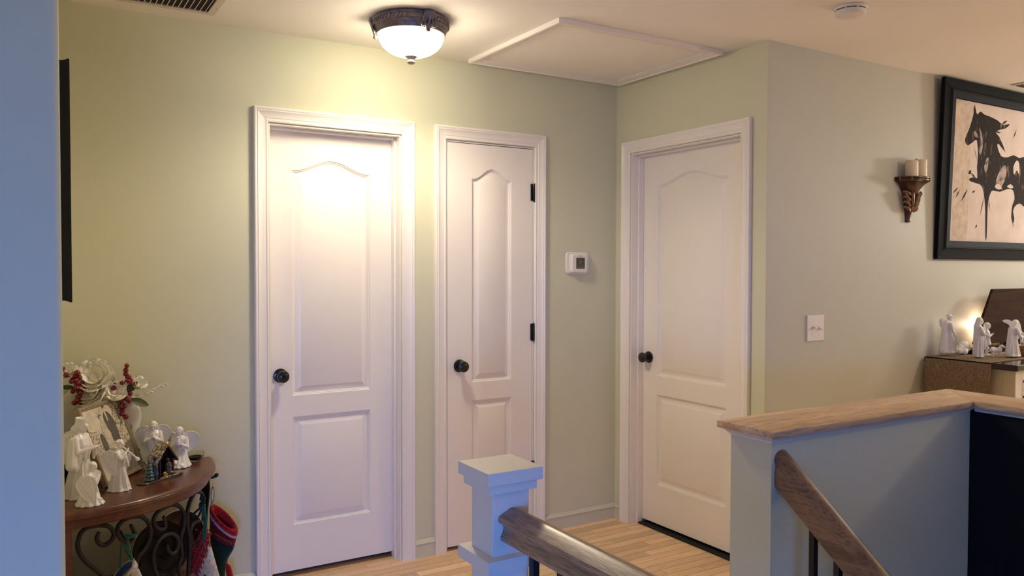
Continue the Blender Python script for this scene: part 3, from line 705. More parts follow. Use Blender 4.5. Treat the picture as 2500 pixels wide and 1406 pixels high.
# profile (depth from the wall, distance inward from the outer edge)
for A, B_, nin in (((py0, pz0), (py1, pz0), (0, 1)), ((py1, pz0), (py1, pz1), (-1, 0)), ((py1, pz1), (py0, pz1), (0, -1)), ((py0, pz1), (py0, pz0), (1, 0))):
    tt = ((B_[0]-A[0])/math.dist(A, B_), (B_[1]-A[1])/math.dist(A, B_)); rs = []
    for P, s_ in ((A, 1), (B_, -1)):
        rs.append([Vector((xl+0.001+d, P[0]+nin[0]*w+tt[0]*w*s_, P[1]+nin[1]*w+tt[1]*w*s_)) for d, w in PROF])
    obj('frame_rail', MB().rings(rs), 'navy_frame', pf, smooth=35)
obj('backing', MB().box(xl+0.002, xl+0.02, py0+0.057, py1-0.057, pz0+0.057, pz1-0.057), 'black_frame', pf)

# ------------------------------------------------------------------ corner table
TX, TY, TZ = -2.802, -0.004, 0.616            # inner corner and top of the quarter-round table
def rim(th, a, b_, n=2.15):
    c, s = math.cos(R(th)), math.sin(R(th))
    return Vector((TX + a*max(c, 0)**(2/n), TY - b_*max(s, 0)**(2/n), 0))
tab = thing('corner_table', 'quarter-round wooden corner table on a scrolled dark iron frame', 'table', (-2.53, -0.27, 0))
ths = [90*k/40 for k in range(41)]
def top_ring(d, z):
    # corner point, along the back wall, round the front, along the left wall; d = inset
    pts = [rim(t, 0.622-d, 0.590-d) for t in ths]
    pts[0].y = min(pts[0].y, -0.006); q = [Vector((TX+0.004, TY-0.002, 0)), Vector((TX+0.2, TY-0.002, 0))] + [Vector((p.x, min(p.y, TY-0.002), 0)) for p in pts]
    for p in q: p.x = max(p.x, TX+0.004); p.z = z
    return q
RB = [(0.012, TZ-0.030), (0.004, TZ-0.027), (0.0, TZ-0.020), (0.0, TZ-0.013), (0.003, TZ-0.006), (0.010, TZ-0.001), (0.016, TZ)]
o = obj('table_top', MB().rings([top_ring(d, z) for d, z in RB]), 'mahogany', tab, smooth=40)
AP = [(0.030, TZ-0.064), (0.026, TZ-0.060), (0.026, TZ-0.034), (0.030, TZ-0.0305)]
b = MB(); rs = []
for t in ths:
    p0 = rim(t, 0.622, 0.590); p1 = rim(t, 0.582, 0.550)
    rs.append([rim(t, 0.622-d, 0.590-d)+Vector((0, 0, z)) for d, z in AP] + [rim(t, 0.622-d-0.012, 0.590-d-0.012)+Vector((0, 0, z)) for d, z in reversed(AP)])
b.rings(rs)
obj('apron', b, 'mahogany', tab, smooth=40)
RA, RBB = 0.575, 0.545
def scroll(name, pts, r=0.0075, k=5, ends=(0.7, 0.7)):
    P = [rim(t, RA, RBB)+Vector((0, 0, z)) for t, z in pts]; P = spline(P, k)
    n = len(P); rr = [r*(ends[0]+(1-ends[0])*min(1, i/6) if i < 6 else ends[1]+(1-ends[1])*min(1, (n-1-i)/6) if n-1-i < 6 else 1) for i in range(n)]
    return obj(name, MB().tube(P, rr, 10), 'iron', tab, smooth='all')
S1 = [(71.0, 0.290), (72.5, 0.330), (75.1, 0.371), (77.6, 0.402), (79.8, 0.429), (81.4, 0.456), (82.2, 0.484), (82.1, 0.507), (81.3, 0.531), (79.7, 0.545), (77.7, 0.5475), (75.3, 0.545), (73.1, 0.536), (71.7, 0.52), (71.3, 0.502), (72.0, 0.485), (73.3, 0.477), (74.7, 0.475), (75.9, 0.483), (76.6, 0.497), (76.5, 0.512), (76.0, 0.524)]
S2 = [(65.5, 0.523), (64.3, 0.495), (64.3, 0.477), (65.6, 0.466), (67.2, 0.469), (68.9, 0.481), (70.0, 0.504), (69.9, 0.526), (68.5, 0.541), (66.4, 0.5475), (63.6, 0.547), (60.9, 0.538), (58.6, 0.513), (57.7, 0.489), (57.8, 0.461), (59.1, 0.434), (60.9, 0.415), (62.6, 0.401), (64.0, 0.364), (66.5, 0.32), (71.0, 0.289)]
S3 = [(51.6, 0.516), (51.1, 0.498), (50.9, 0.475), (52.4, 0.471), (54.9, 0.484), (56.3, 0.507), (55.7, 0.528), (53.1, 0.543), (49.6, 0.5475), (46.7, 0.546), (42.9, 0.53), (40.0, 0.499), (39.6, 0.469), (40.1, 0.444), (41.7, 0.42), (42.4, 0.399), (41.9, 0.365), (41.7, 0.335), (43.3, 0.309), (42.8, 0.268), (41.0, 0.21), (40, 0.17)]
S4 = [(53.0, 0.25), (54.9, 0.309), (56.2, 0.346), (56.6, 0.388), (55.3, 0.421), (52.2, 0.442), (48.1, 0.442), (45.0, 0.424), (43.8, 0.397), (44.7, 0.371), (47.0, 0.364), (49.0, 0.379), (50.0, 0.396), (49.6, 0.406)]
S5 = [(15.5, 0.47), (17.5, 0.505), (23.9, 0.533), (29.9, 0.5475), (33.8, 0.534), (36.4, 0.509), (37.4, 0.477), (37.3, 0.435), (36.1, 0.391), (35.8, 0.331), (37.0, 0.25), (38.2, 0.17)]
S6 = [(22.2, 0.412), (27.4, 0.427), (32.6, 0.430), (34.8, 0.41), (34.2, 0.379), (33.4, 0.358), (29.5, 0.352), (27.1, 0.365), (28.2, 0.39), (30.3, 0.402)]
for q in (S1, S2, S3, S4, S5, S6): scroll('scroll', q)
# legs: a square one at the left wall, a flat forged one near the back wall, one in the corner
c = rim(86, 0.56, 0.53)
obj('leg', MB().box(c.x-0.006, c.x+0.026, c.y-0.012, c.y+0.022, 0, TZ-0.0305), 'mahogany', tab, bevel=0.003)
obj('leg', MB().box(TX+0.012, TX+0.036, TY-0.040, TY-0.016, 0, TZ-0.0305), 'iron', tab, bevel=0.003)
rs = []
for z, w, t, lean in ((0.0, 0.013, 0.007, 0), (0.15, 0.013, 0.006, 0), (0.30, 0.013, 0.006, 0), (0.42, 0.014, 0.006, -0.004), (0.47, 0.020, 0.006, -0.006), (0.52, 0.026, 0.006, -0.006), (0.56, 0.024, 0.006, -0.004), (TZ-0.0305, 0.020, 0.006, -0.002)):
    c = rim(12.5, RA-lean, RBB)
    rs.append([c+Vector((0.5*u*w*1.1+v*t*0.8, -0.85*u*w+v*t*0.5, z)) for u, v in ((-1, -0.5), (-0.5, -1), (0.5, -1), (1, -0.5), (1, 0.5), (0.5, 1), (-0.5, 1), (-1, 0.5))])
obj('leg', MB().rings(rs), 'iron', tab, smooth=50)
c = rim(8, RA+0.012, RBB)
b = MB().tube(spline([(c.x-0.03, c.y-0.025, 0.548), (c.x, c.y, 0.548), (c.x+0.028, c.y-0.002, 0.549), (c.x+0.042, c.y-0.002, 0.553)]), 0.006, 8); b.ball((c.x+0.040, c.y-0.002, 0.5565), (0.009, 0.009, 0.0075), 10)
obj('hook', b, 'iron', tab, smooth='all')
obj('shelf', MB().rings([[Vector((max(p.x, TX+0.004), min(p.y, TY-0.002), z)) for p in [Vector((TX+0.004, TY-0.002, 0))]+[rim(t, RA-0.012, RBB-0.012) for t in ths]] for z in (0.165, 0.185)]), 'mahogany', tab)
obj('lower_rim', MB().tube([rim(t, RA, RBB)+Vector((0, 0, 0.176)) for t in ths], 0.008, 8), 'iron', tab, smooth='all')

# dark decorative plate and brass bowl on the lower shelf
pl = thing('decorative_plate', 'dark brown round plate with swirled relief under the corner table', 'plate', (-2.42, -0.28, 0.186))
PA = R(-72); pn = Vector((math.cos(PA), math.sin(PA), 0)); pb = Vector((-pn.y, pn.x, 0)); pc = Vector((-2.425, -0.275, 0.342))
q = Matrix.Translation(pc) @ Matrix.Rotation(PA, 4, 'Z') @ Matrix.Rotation(R(-12), 4, 'Y')
b = MB().lathe([(0, 0.006), (0.05, 0.004), (0.085, 0.008), (0.104, 0.016), (0.108, 0.014), (0.106, 0.008), (0.09, -0.002), (0.05, -0.008), (0, -0.008)], (0, 0, 0), 40, 'x').xf(q)
obj('plate_body', b, 'disc_dark', pl, smooth=40)
for s_, ph in ((1, 0.3), (1, 2.4), (1, 4.5)):
    pts = [q @ Vector((0.0105+0.004*t/5, (0.02+0.014*t)*math.cos(ph+t*0.65), (0.02+0.014*t)*math.sin(ph+t*0.65))) for t in [k*0.5 for k in range(11)]]
    obj('relief_swirl', MB().tube(pts, 0.003, 6), 'disc_dark', pl, smooth='all')
ez = thing('plate_easel', 'thin black wire easel holding the dark round plate', 'stand', (-2.44, -0.28, 0.186))
def EP(a, n_, z): return Vector((pc.x, pc.y, 0))+pb*a+pn*n_+Vector((0, 0, z))
for s_ in (-1, 1):
    pts = [EP(0.05*s_, 0.062, 0.228), EP(0.05*s_, 0.058, 0.200), EP(0.05*s_, 0.030, 0.193), EP(0.05*s_, -0.004, 0.206), EP(0.085*s_, -0.032, 0.33), EP(0.115*s_, -0.052, 0.418), EP(0.130*s_, -0.050, 0.440)]
    obj('wire', MB().tube(spline(pts), 0.0042, 8), 'iron', ez, smooth='all')
obj('wire', MB().tube([EP(-0.05, 0.008, 0.2065), EP(0.05, 0.008, 0.2065)], 0.0042, 8), 'iron', ez, smooth='all')
bw = thing('brass_bowl', 'aged brass bowl standing behind the dark plate', 'bowl', (-2.34, -0.13, 0.186))
b = MB().lathe([(0, 0.012), (0.05, 0.02), (0.082, 0.05), (0.098, 0.085), (0.102, 0.085), (0.086, 0.046), (0.052, 0.012), (0.03, 0.006), (0.03, 0), (0, 0)], (0, 0, 0), 36, 'z')
b.xf(Matrix.Translation((-2.345, -0.155, 0.345)) @ Matrix.Rotation(R(-72), 4, 'Z') @ Matrix.Rotation(R(72), 4, 'Y') @ Matrix.Translation((0, 0, -0.05)))
obj('bowl_shell', b, 'brass', bw, smooth=40)
obj('bowl_foot', MB().lathe([(0, 0), (0.05, 0), (0.05, 0.006), (0.012, 0.016), (0.010, 0.03), (0.03, 0.045), (0, 0.045)], (-2.362, -0.105, 0.1865), 24), 'brass', bw, smooth=40)

# ------------------------------------------------------------------ plaque, its stand, flowers
PC = Vector((-2.617, -0.030, 0.812)); PR = 0.160
pq = thing('round_plaque', 'large round distressed white plaque standing in the corner on the table', 'plaque', (PC.x, PC.y, PC.z-PR))
b = MB().lathe([(0, 0.010), (0.09, 0.011), (0.125, 0.014), (0.145, 0.012), (0.155, 0.008), (PR, 0.0), (0.155, -0.008), (0.12, -0.012), (0, -0.012)], (0, 0, 0), 56, '-y', fold=lambda a, h: 1+0.012*math.sin(7*a+1)+0.008*math.sin(13*a)).xf(Matrix.Translation(PC))
obj('disc', b, 'plaque', pq, smooth=35)
CURL = [(-2.693, 1.017), (-2.677, 1.019), (-2.667, 1.008), (-2.662, 0.990), (-2.658, 1.010), (-2.644, 1.028), (-2.631, 1.026), (-2.622, 1.010), (-2.624, 0.975)]
P = spline([Vector((-2.700, -0.034, 0.985))] + [Vector((a, -0.034, c)) for a, c in CURL], 6)
obj('hanger', MB().tube(P, 0.0055, 8), 'black_metal', pq, smooth='all')
st = thing('black_stand', 'low black stand carrying the white plaque', 'stand', (-2.61, -0.055, TZ))
b = MB().rings([[Vector((x, y_, z)) for x, y_ in ((x0, -0.085), (x1, -0.085), (x1, -0.014), (x0, -0.014))] for x0, x1, z in ((-2.745, -2.492, TZ+0.0008), (-2.752, -2.482, TZ+0.034), (-2.745, -2.490, TZ+0.0345))])
obj('base_block', b, 'black_frame', st, bevel=0.003)
for x in (-2.70, -2.54):
    b = MB().tube(spline([(x, -0.030, TZ+0.03), (x, -0.056, TZ+0.036), (x, -0.066, TZ+0.05), (x, -0.064, TZ+0.066)]), [0.005]*18+[0.007], 8)
    obj('prong', b, 'black_metal', st, smooth='all')
b = MB().tube(spline([(-2.492, -0.05, TZ+0.03), (-2.478, -0.052, TZ+0.045), (-2.474, -0.052, TZ+0.066)]), 0.006, 8); b.ball((-2.4735, -0.052, TZ+0.069), 0.009, 10)
obj('knob_end', b, 'black_metal', st, smooth='all')

fl = thing('flower_spray', 'spray of cream flowers and red berries across the white plaque', 'flowers', (-2.6, -0.07, 0.88))
def bloom(c, r, n, tilt, heading, curl=0.5, m='petal'):
    """cupped bloom of n wide ruffled petals in two whorls"""
    root = None
    q0 = Matrix.Translation(Vector(c)) @ Matrix.Rotation(heading, 4, 'Z') @ Matrix.Rotation(tilt, 4, 'Y')
    ctr = MB().ball((0, 0, r*0.12), (r*0.22, r*0.22, r*0.2), 10).xf(q0)
    root = obj('bloom', ctr, m, fl, smooth='all')
    for w, (cnt, rad, lift) in enumerate(((n, 1.0, curl), (n, 0.82, curl*1.5), (max(4, n-2), 0.58, curl*2.4))):
        for k in range(cnt):
            a = 2*PI*(k+0.5*w)/cnt + rng.uniform(-0.1, 0.1)
            NU, NV = 6, 7; rr = r*rad*rng.uniform(0.9, 1.08); top, bot = [], []
            for i in range(NU+1):
                u = i/NU
                for j in range(NV+1):
                    v = j/NV*2-1
                    wd = rr*0.60*(math.sin(PI*min(1, u*0.72+0.12)))**0.7
                    x = rr*u*(1-0.10*v*v*u); y_ = wd*v
                    z = rr*(lift*u*u*0.9 + 0.10*(v*v)*u) + rr*0.05*math.sin(5*v+3*k)*u*u
                    top.append(Vector((x, y_, z))); bot.append(Vector((x, y_, z-0.0012)))
            mb = MB(); W_ = NV+1
            fs = [(i*W_+j, (i+1)*W_+j, (i+1)*W_+j+1, i*W_+j+1) for i in range(NU) for j in range(NV)]
            mb.v = top+bot; nn = len(top); mb.f = fs + [tuple(x+nn for x in reversed(f)) for f in fs]
            bd = [i*W_ for i in range(NU+1)] + [NU*W_+j for j in range(1, NV+1)] + [i*W_+NV for i in range(NU-1, -1, -1)] + [j for j in range(NV-1, 0, -1)]
            for i in range(len(bd)):
                p, q = bd[i], bd[(i+1) % len(bd)]; mb.f.append((p, p+nn, q+nn, q))
            mb.xf(q0 @ Matrix.Rotation(a, 4, 'Z'))
            obj('petal', mb, m, root, smooth='all')
toward = R(-122)
bloom((-2.626, -0.075, 0.990), 0.066, 7, R(62), toward+0.35, 0.5)
bloom((-2.632, -0.085, 0.925), 0.066, 7, R(58), toward, 0.55)
bloom((-2.557, -0.080, 0.930), 0.044, 6, R(70), toward+0.5, 0.5)
bloom((-2.472, -0.055, 0.945), 0.032, 5, R(55), toward+0.9, 0.7)
bloom((-2.716, -0.080, 1.015), 0.042, 9, R(48), toward, 0.35)
bloom((-2.585, -0.060, 0.985), 0.040, 6, R(75), toward+0.2, 0.4)
BERL = [(-2.734, 1.036), (-2.722, 1.012), (-2.686, 1.018), (-2.694, 1.005), (-2.678, 0.999), (-2.705, 0.986), (-2.690, 0.989), (-2.669, 0.974), (-2.689, 0.960), (-2.661, 0.955), (-2.701, 0.948), (-2.676, 0.941), (-2.689, 0.913), (-2.696, 0.904), (-2.678, 0.902), (-2.680, 0.925), (-2.671, 0.951), (-2.684, 0.976)]
BERR = [(-2.513, 1.031), (-2.516, 1.012), (-2.516, 0.997), (-2.506, 0.985), (-2.508, 0.970), (-2.497, 0.970), (-2.497, 0.960), (-2.530, 0.965), (-2.558, 0.959), (-2.560, 0.946), (-2.500, 0.918), (-2.524, 0.932), (-2.524, 0.906), (-2.513, 0.900), (-2.533, 0.892), (-2.506, 0.892), (-2.522, 0.873), (-2.536, 0.872), (-2.529, 0.854), (-2.532, 0.841), (-2.518, 0.830)]
bm_ = mesh_of(MB().ball((0, 0, 0), 0.0098, 14).ball((0, 0.0015, -0.0095), 0.0016, 6), 'all'); bm_.materials.append(M['berry'])
for L, y0 in ((BERL, -0.112), (BERR, -0.085)):
    for x, z in L:
        o = put('berry', bm_, None, fl, Vector((x, y0+rng.uniform(-0.008, 0.008), z)) - WORLD[fl.name]); s_ = rng.uniform(0.92, 1.12); o.scale = (s_, s_, s_)
        o.rotation_euler = (rng.uniform(-.5, .5), rng.uniform(-.5, .5), 0)
def stem(pts, r=0.0017): obj('stem', MB().tube(spline(pts, 4), r, 6), 'stem', fl, smooth='all')
stem([(-2.66, -0.085, 0.90), (-2.69, -0.106, 0.95), (-2.70, -0.106, 0.99), (-2.722, -0.108, 1.012), (-2.734, -0.108, 1.033)])
stem([(-2.68, -0.106, 0.94), (-2.688, -0.106, 0.98), (-2.686, -0.106, 1.015)])
stem([(-2.545, -0.07, 0.86), (-2.525, -0.078, 0.92), (-2.518, -0.080, 0.97), (-2.513, -0.082, 1.028)])
stem([(-2.522, -0.078, 0.93), (-2.535, -0.080, 0.95), (-2.558, -0.082, 0.957)])
stem([(-2.52, -0.078, 0.95), (-2.505, -0.080, 0.965), (-2.497, -0.080, 0.97)])
stem([(-2.53, -0.078, 0.90), (-2.532, -0.080, 0.86), (-2.518, -0.080, 0.832)])
def leaf(c0, c1, w, bend=0.006):
    c0, c1 = Vector(c0), Vector(c1); t = c1-c0; L = t.length; t.normalize()
    n = Vector((0.35, -0.9, 0.3)); n = (n - t*n.dot(t)).normalized(); s_ = t.cross(n); top, bot = [], []
    N = 8
    for i in range(N+1):
        u = i/N; wd = w*(math.sin(PI*(u*0.96+0.02))**0.8)
        for v in (-1, -0.5, 0, 0.5, 1):
            p = c0+t*L*u+s_*wd*v+n*(bend*math.sin(PI*u)-0.003*(1-abs(v))-0.15*w*(1-abs(v))*0.2)
            top.append(p+n*0.0005); bot.append(p-n*0.0005)
    mb = MB(); fs = [(i*5+j, (i+1)*5+j, (i+1)*5+j+1, i*5+j+1) for i in range(N) for j in range(4)]
    nn = len(top); mb.v = top+bot; mb.f = fs+[tuple(x+nn for x in reversed(f)) for f in fs]
    obj('leaf', mb, 'leaf', fl, smooth='all')
leaf((-2.520, -0.070, 0.925), (-2.472, -0.062, 0.960), 0.016)
leaf((-2.505, -0.070, 0.895), (-2.432, -0.058, 0.862), 0.016)
leaf((-2.690, -0.090, 0.958), (-2.745, -0.085, 0.962), 0.009)
leaf((-2.660, -0.088, 0.950), (-2.632, -0.090, 0.962), 0.010)
leaf((-2.615, -0.080, 0.950), (-2.590, -0.085, 0.968), 0.010)
leaf((-2.66, -0.09, 0.90), (-2.70, -0.095, 0.925), 0.010)
sp = [Vector((-2.482, -0.066, 0.908)), Vector((-2.43, -0.066, 0.921)), Vector((-2.40, -0.066, 0.935)), Vector((-2.372, -0.066, 0.948))]
b = MB().tube(spline(sp, 4), 0.0012, 6)
for k, p in enumerate(spline(sp, 7)):
    for s_ in (-1, 1):
        b.cap(p, p+Vector((0.010+rng.uniform(0, .004), rng.uniform(-.004, .004), s_*rng.uniform(0.002, 0.009))), 0.0012, 0.0022, 6)
obj('silver_sprig', b, 'sprig', fl, smooth='all')

# ------------------------------------------------------------------ framed wedding photograph leaning back
pfr = thing('photo_frame', 'tilted pewter photo frame with an old wedding photograph', 'frame', (-2.53, -0.21, TZ))
ph, la = R(32.9), R(20.6)
PB = Vector((math.sin(ph), math.cos(ph), 0)); PN0 = Vector((math.cos(ph), -math.sin(ph), 0))
PU = Vector((-PN0.x*math.sin(la), -PN0.y*math.sin(la), math.cos(la))); PN = PB.cross(PU).normalized()
if PN.dot(PN0) < 0: PN = -PN
P0 = Vector((-2.608, -0.330, TZ+0.0012+0.012*math.sin(la))); PW, PH = 0.284, 0.302
def FP(u, v, d=0.0): return P0 + PB*u + PU*v + PN*d
FPROF = [(0, -0.012), (0, 0.004), (0.003, 0.007), (0.008, 0.0075), (0.010, 0.005), (0.013, 0.005), (0.0145, 0.003), (0.016, 0.001), (0.016, -0.012)]
cs = [(0, 0), (PW, 0), (PW, PH), (0, PH)]; ins = [(1, 1), (-1, 1), (-1, -1), (1, -1)]
for i in range(4):
    j = (i+1) % 4
    obj('moulding', MB().rings([[FP(cs[k][0]+ins[k][0]*w, cs[k][1]+ins[k][1]*w, d) for w, d in FPROF] for k in (i, j)]), 'photo_frame_in', pfr, smooth=25)
obj('backboard', MB().add([FP(u, v, d) for d in (-0.011, -0.002) for u, v in ((0.0155, 0.0155), (PW-0.0155, 0.0155), (PW-0.0155, PH-0.0155), (0.0155, PH-0.0155))], [(0,3,2,1),(4,5,6,7),(0,1,5,4),(1,2,6,5),(2,3,7,6),(3,0,4,7)]), 'black_frame', pfr)
iw, ih = PW-0.032, PH-0.032
def PT(u, v): return FP(0.016+u*iw, 0.016+v*ih, -0.0018)
prt = obj('photo_print', flat_poly([(0, 0), (1, 0), (1, 1), (0, 1)], PT, PN), 'ph_bg', pfr)
LAY = [0]
def ink(name, pts, m, k=0):
    LAY[0] += 1
    obj(name, flat_poly(pts, PT, PN, 0.0006+0.00012*LAY[0], k), m, prt)
ink('printed_garden', [(0.72, 0.36), (1, 0.34), (1, 1), (0.80, 1), (0.74, 0.8)], 'ph_leaves')
ink('printed_garden', [(0.0, 0.18), (0.22, 0.25), (0.30, 0.55), (0.2, 0.68), (0.0, 0.72)], 'ph_leaves')
ink('printed_lawn', [(0.56, 0.0), (1, 0.0), (1, 0.42), (0.68, 0.36)], 'ph_mid')
ink('printed_wall', [(0.30, 0.86), (0.56, 0.90), (0.56, 0.99), (0.32, 0.96)], 'ph_pale')
ink('printed_groom', [(0.52, 0.88), (0.57, 0.91), (0.66, 0.89), (0.74, 0.76), (0.75, 0.55), (0.72, 0.36), (0.66, 0.26), (0.58, 0.30), (0.56, 0.46), (0.52, 0.66), (0.49, 0.80)], 'ph_dark', 4)
ink('printed_shirt', [(0.555, 0.905), (0.595, 0.905), (0.600, 0.80), (0.575, 0.76)], 'ph_bg')
ink('printed_face', [(0.545, 0.93), (0.57, 0.905), (0.605, 0.92), (0.61, 0.97), (0.575, 0.985), (0.545, 0.97)], 'ph_skin', 4)
ink('printed_hair', [(0.54, 0.955), (0.55, 0.995), (0.60, 0.998), (0.618, 0.955), (0.605, 0.968), (0.57, 0.972)], 'ph_dark', 3)
ink('printed_gown', [(0.40, 0.80), (0.46, 0.78), (0.50, 0.66), (0.55, 0.46), (0.60, 0.28), (0.62, 0.10), (0.56, 0.02), (0.26, 0.02), (0.24, 0.14), (0.33, 0.34), (0.36, 0.56), (0.36, 0.74)], 'ph_pale', 4)
ink('printed_bouquet', [(0.44, 0.66), (0.52, 0.64), (0.54, 0.57), (0.48, 0.53), (0.42, 0.57)], 'ph_bg', 3)
ink('printed_face', [(0.39, 0.83), (0.41, 0.80), (0.445, 0.815), (0.45, 0.86), (0.42, 0.88), (0.39, 0.86)], 'ph_skin', 4)
ink('printed_hair', [(0.37, 0.83), (0.38, 0.885), (0.43, 0.90), (0.465, 0.87), (0.455, 0.865), (0.42, 0.875), (0.392, 0.85)], 'ph_mid', 3)
ink('printed_guest', [(0.26, 0.62), (0.32, 0.62), (0.36, 0.50), (0.36, 0.34), (0.33, 0.24), (0.28, 0.30), (0.24, 0.48)], 'ph_dark', 3)

# ------------------------------------------------------------------ white figurines
def wing_pts(L, w):
    return [(0.0, -0.02*L), (w*0.55, 0.10*L), (w*0.95, 0.36*L), (w*1.0, 0.50*L), (w*0.80, 0.62*L), (w*0.42, 0.66*L), (w*0.10, 0.58*L), (-w*0.02, 0.40*L), (-w*0.02, 0.15*L)]
def wing(L, w, base, spread, th=0.016, rise=0.0, flip=1, roll=0.0):
    """rounded cupped wing with a raised rim and feather ribs; base is the lower tip. spread = heading it opens to"""
    pts = spline([(a, 0, c) for a, c in wing_pts(L, w)], 5, True)
    ctr = Vector((w*0.45, 0, 0.40*L)); mb = MB()
    A = [p.copy() for p in pts]; B_ = [ctr+(p-ctr)*0.86 for p in pts]; C_ = [ctr+(p-ctr)*0.4+Vector((0, 0.020*flip*L*0.6, 0)) for p in pts]; D_ = [ctr+(p-ctr)*0.01+Vector((0, 0.026*flip*L*0.6, 0)) for p in pts]
    up_ = Vector((0, th*0.5, 0)); rimv = Vector((0, th*0.85, 0))
    mb.rings([[p-up_*0.4 for p in D_], [p-up_*0.4 for p in C_], [p-up_*0.6 for p in B_], [p-rimv for p in A], [p+rimv for p in A], [p+up_*0.6 for p in B_], [p+up_*0.4 for p in C_], [p+up_*0.4 for p in D_]])
    for k in range(4):
        t = 0.2+0.2*k
        mb.cap((w*0.15*t, 0.6*th*flip, 0.05*L), (w*(0.25+0.65*t), 0.5*th*flip+0.01*flip, L*(0.60-0.10*t*t)), th*0.16, th*0.28, 6)
    q = Matrix.Translation(base) @ Matrix.Rotation(spread, 4, 'Z') @ Matrix.Rotation(roll, 4, 'X') @ Matrix.Rotation(rise, 4, 'Y')
    return mb.xf(q)
def head(mb, c, s=1.0, hair='long', pitch=0.0, turn=0.0):
    st0 = len(mb.v)
    mb.ball((0, 0, 0), (0.064, 0.053, 0.076), 16)
    mb.ball((0.022, 0, -0.040), (0.040, 0.036, 0.036), 12)               # jaw
    mb.cap((0.058, 0, 0.012), (0.074, 0, -0.016), 0.008, 0.012, 8)       # nose
    mb.cap((0.058, -0.032, 0.018), (0.058, 0.032, 0.018), 0.010, 0.010, 8)  # brow
    mb.ball((0.060, 0, -0.036), (0.010, 0.018, 0.006), 8)                # lips
    mb.ball((0.050, 0, -0.062), (0.014, 0.016, 0.012), 8)                # chin
    for s_ in (-1, 1):
        mb.ball((0.056, 0.024*s_, 0.002), (0.009, 0.012, 0.007), 8)      # eyelids
        mb.ball((0.0, 0.056*s_, -0.004), (0.014, 0.008, 0.02), 8)        # ears
    if hair in ('long', 'veil'):
        mb.ball((-0.016, 0, 0.022), (0.072, 0.068, 0.074), 14)
        mb.cap((-0.040, 0, 0.0), (-0.070, 0, -0.15), 0.058, 0.045, 10)
        for s_ in (-1, 1): mb.cap((-0.005, 0.052*s_, 0.03), (-0.030, 0.062*s_, -0.13), 0.026, 0.020, 8)
    elif hair == 'short':
        mb.ball((-0.016, 0, 0.026), (0.068, 0.064, 0.066), 14)
        for a in range(7): mb.ball((-0.02+0.058*math.cos(a*0.9-2.7), 0.058*math.sin(a*0.9-2.7), 0.045), 0.020, 8)
    elif hair == 'crown':
        mb.ball((-0.016, 0, 0.02), (0.068, 0.064, 0.072), 14); mb.cap((-0.04, 0, 0), (-0.065, 0, -0.11), 0.052, 0.045, 10)
        mb.lathe([(0.060, 0.030), (0.066, 0.036), (0.074, 0.098), (0.068, 0.100), (0.05, 0.075), (0, 0.075)], (-0.012, 0, 0), 16)
        mb.ball((0.01, 0.08, -0.02), (0.02, 0.015, 0.05), 8)
    elif hair == 'hat':
        mb.ball((-0.012, 0, 0.045), (0.066, 0.062, 0.050), 14); mb.lathe([(0, 0.030), (0.088, 0.026), (0.092, 0.036), (0.06, 0.052), (0, 0.07)], (-0.01, 0, 0), 18)
    mb.xf(Matrix.Translation(Vector(c)) @ Matrix.Rotation(turn, 4, 'Z') @ Matrix.Rotation(pitch, 4, 'Y') @ Matrix.Scale(s, 4), st0)
def hand(mb, p, d, s=1.0):
    """small hand: palm, four fingers, thumb"""
    p = Vector(p); d = Vector(d).normalized(); a = d.orthogonal().normalized(); c = d.cross(a)
    mb.cap(p, p+d*0.030*s, 0.016*s, 0.018*s, 8)
    for k, L in enumerate((0.034, 0.040, 0.038, 0.030)):
        o = a*(k-1.5)*0.0085*s; mb.cap(p+d*0.030*s+o, p+d*(0.030+L)*s+o*1.05+c*0.006*s, 0.0062*s, 0.0048*s, 6)
    mb.cap(p+d*0.008*s-a*0.014*s, p+d*0.036*s-a*0.022*s+c*0.012*s, 0.0068*s, 0.005*s, 6)
def arm(mb, sh, el, wr, sleeve=0.05, r=0.036):
    mb.cap(sh, el, r*1.15, r, 10); mb.cap(el, wr, r*0.95, r*0.62, 10)
    if sleeve:
        e, w = Vector(el), Vector(wr); m_ = e.lerp(w, 0.55)
        mb.cap(m_, m_+Vector((-0.01, 0, -sleeve*1.4)), r*0.85, r*0.45, 8); mb.cap(e.lerp(w, 0.8), e.lerp(w, 0.7)+Vector((0, 0, -sleeve)), r*0.7, r*0.4, 8)
    hand(mb, wr, (Vector(wr)-Vector(el)), 1.0)
def standing(mb, flare=0.19, folds=9, amp=0.10, depth=0.85):
    mb.loft([(0, 0, 0, flare, flare*depth), (0.015, 0, 0, flare*1.02, flare*depth*1.02), (0.06, 0, 0, flare*0.86, flare*depth*0.86), (0.25, 0, 0, flare*0.66, flare*depth*0.70), (0.45, 0, 0, 0.112, 0.105), (0.56, 0, 0, 0.098, 0.100), (0.68, 0.004, 0, 0.105, 0.122), (0.76, 0, 0, 0.090, 0.130), (0.805, -0.005, 0, 0.060, 0.100), (0.835, 0, 0, 0.036, 0.042), (0.88, 0.004, 0, 0.032, 0.034)], 36, folds, amp)
    for k in range(folds):
        a = 2*PI*k/folds+0.2
        mb.cap((flare*0.97*math.cos(a), flare*depth*0.97*math.sin(a), 0.022), (0.095*math.cos(a+0.15), 0.095*math.sin(a+0.15), 0.50), 0.020, 0.008, 6)
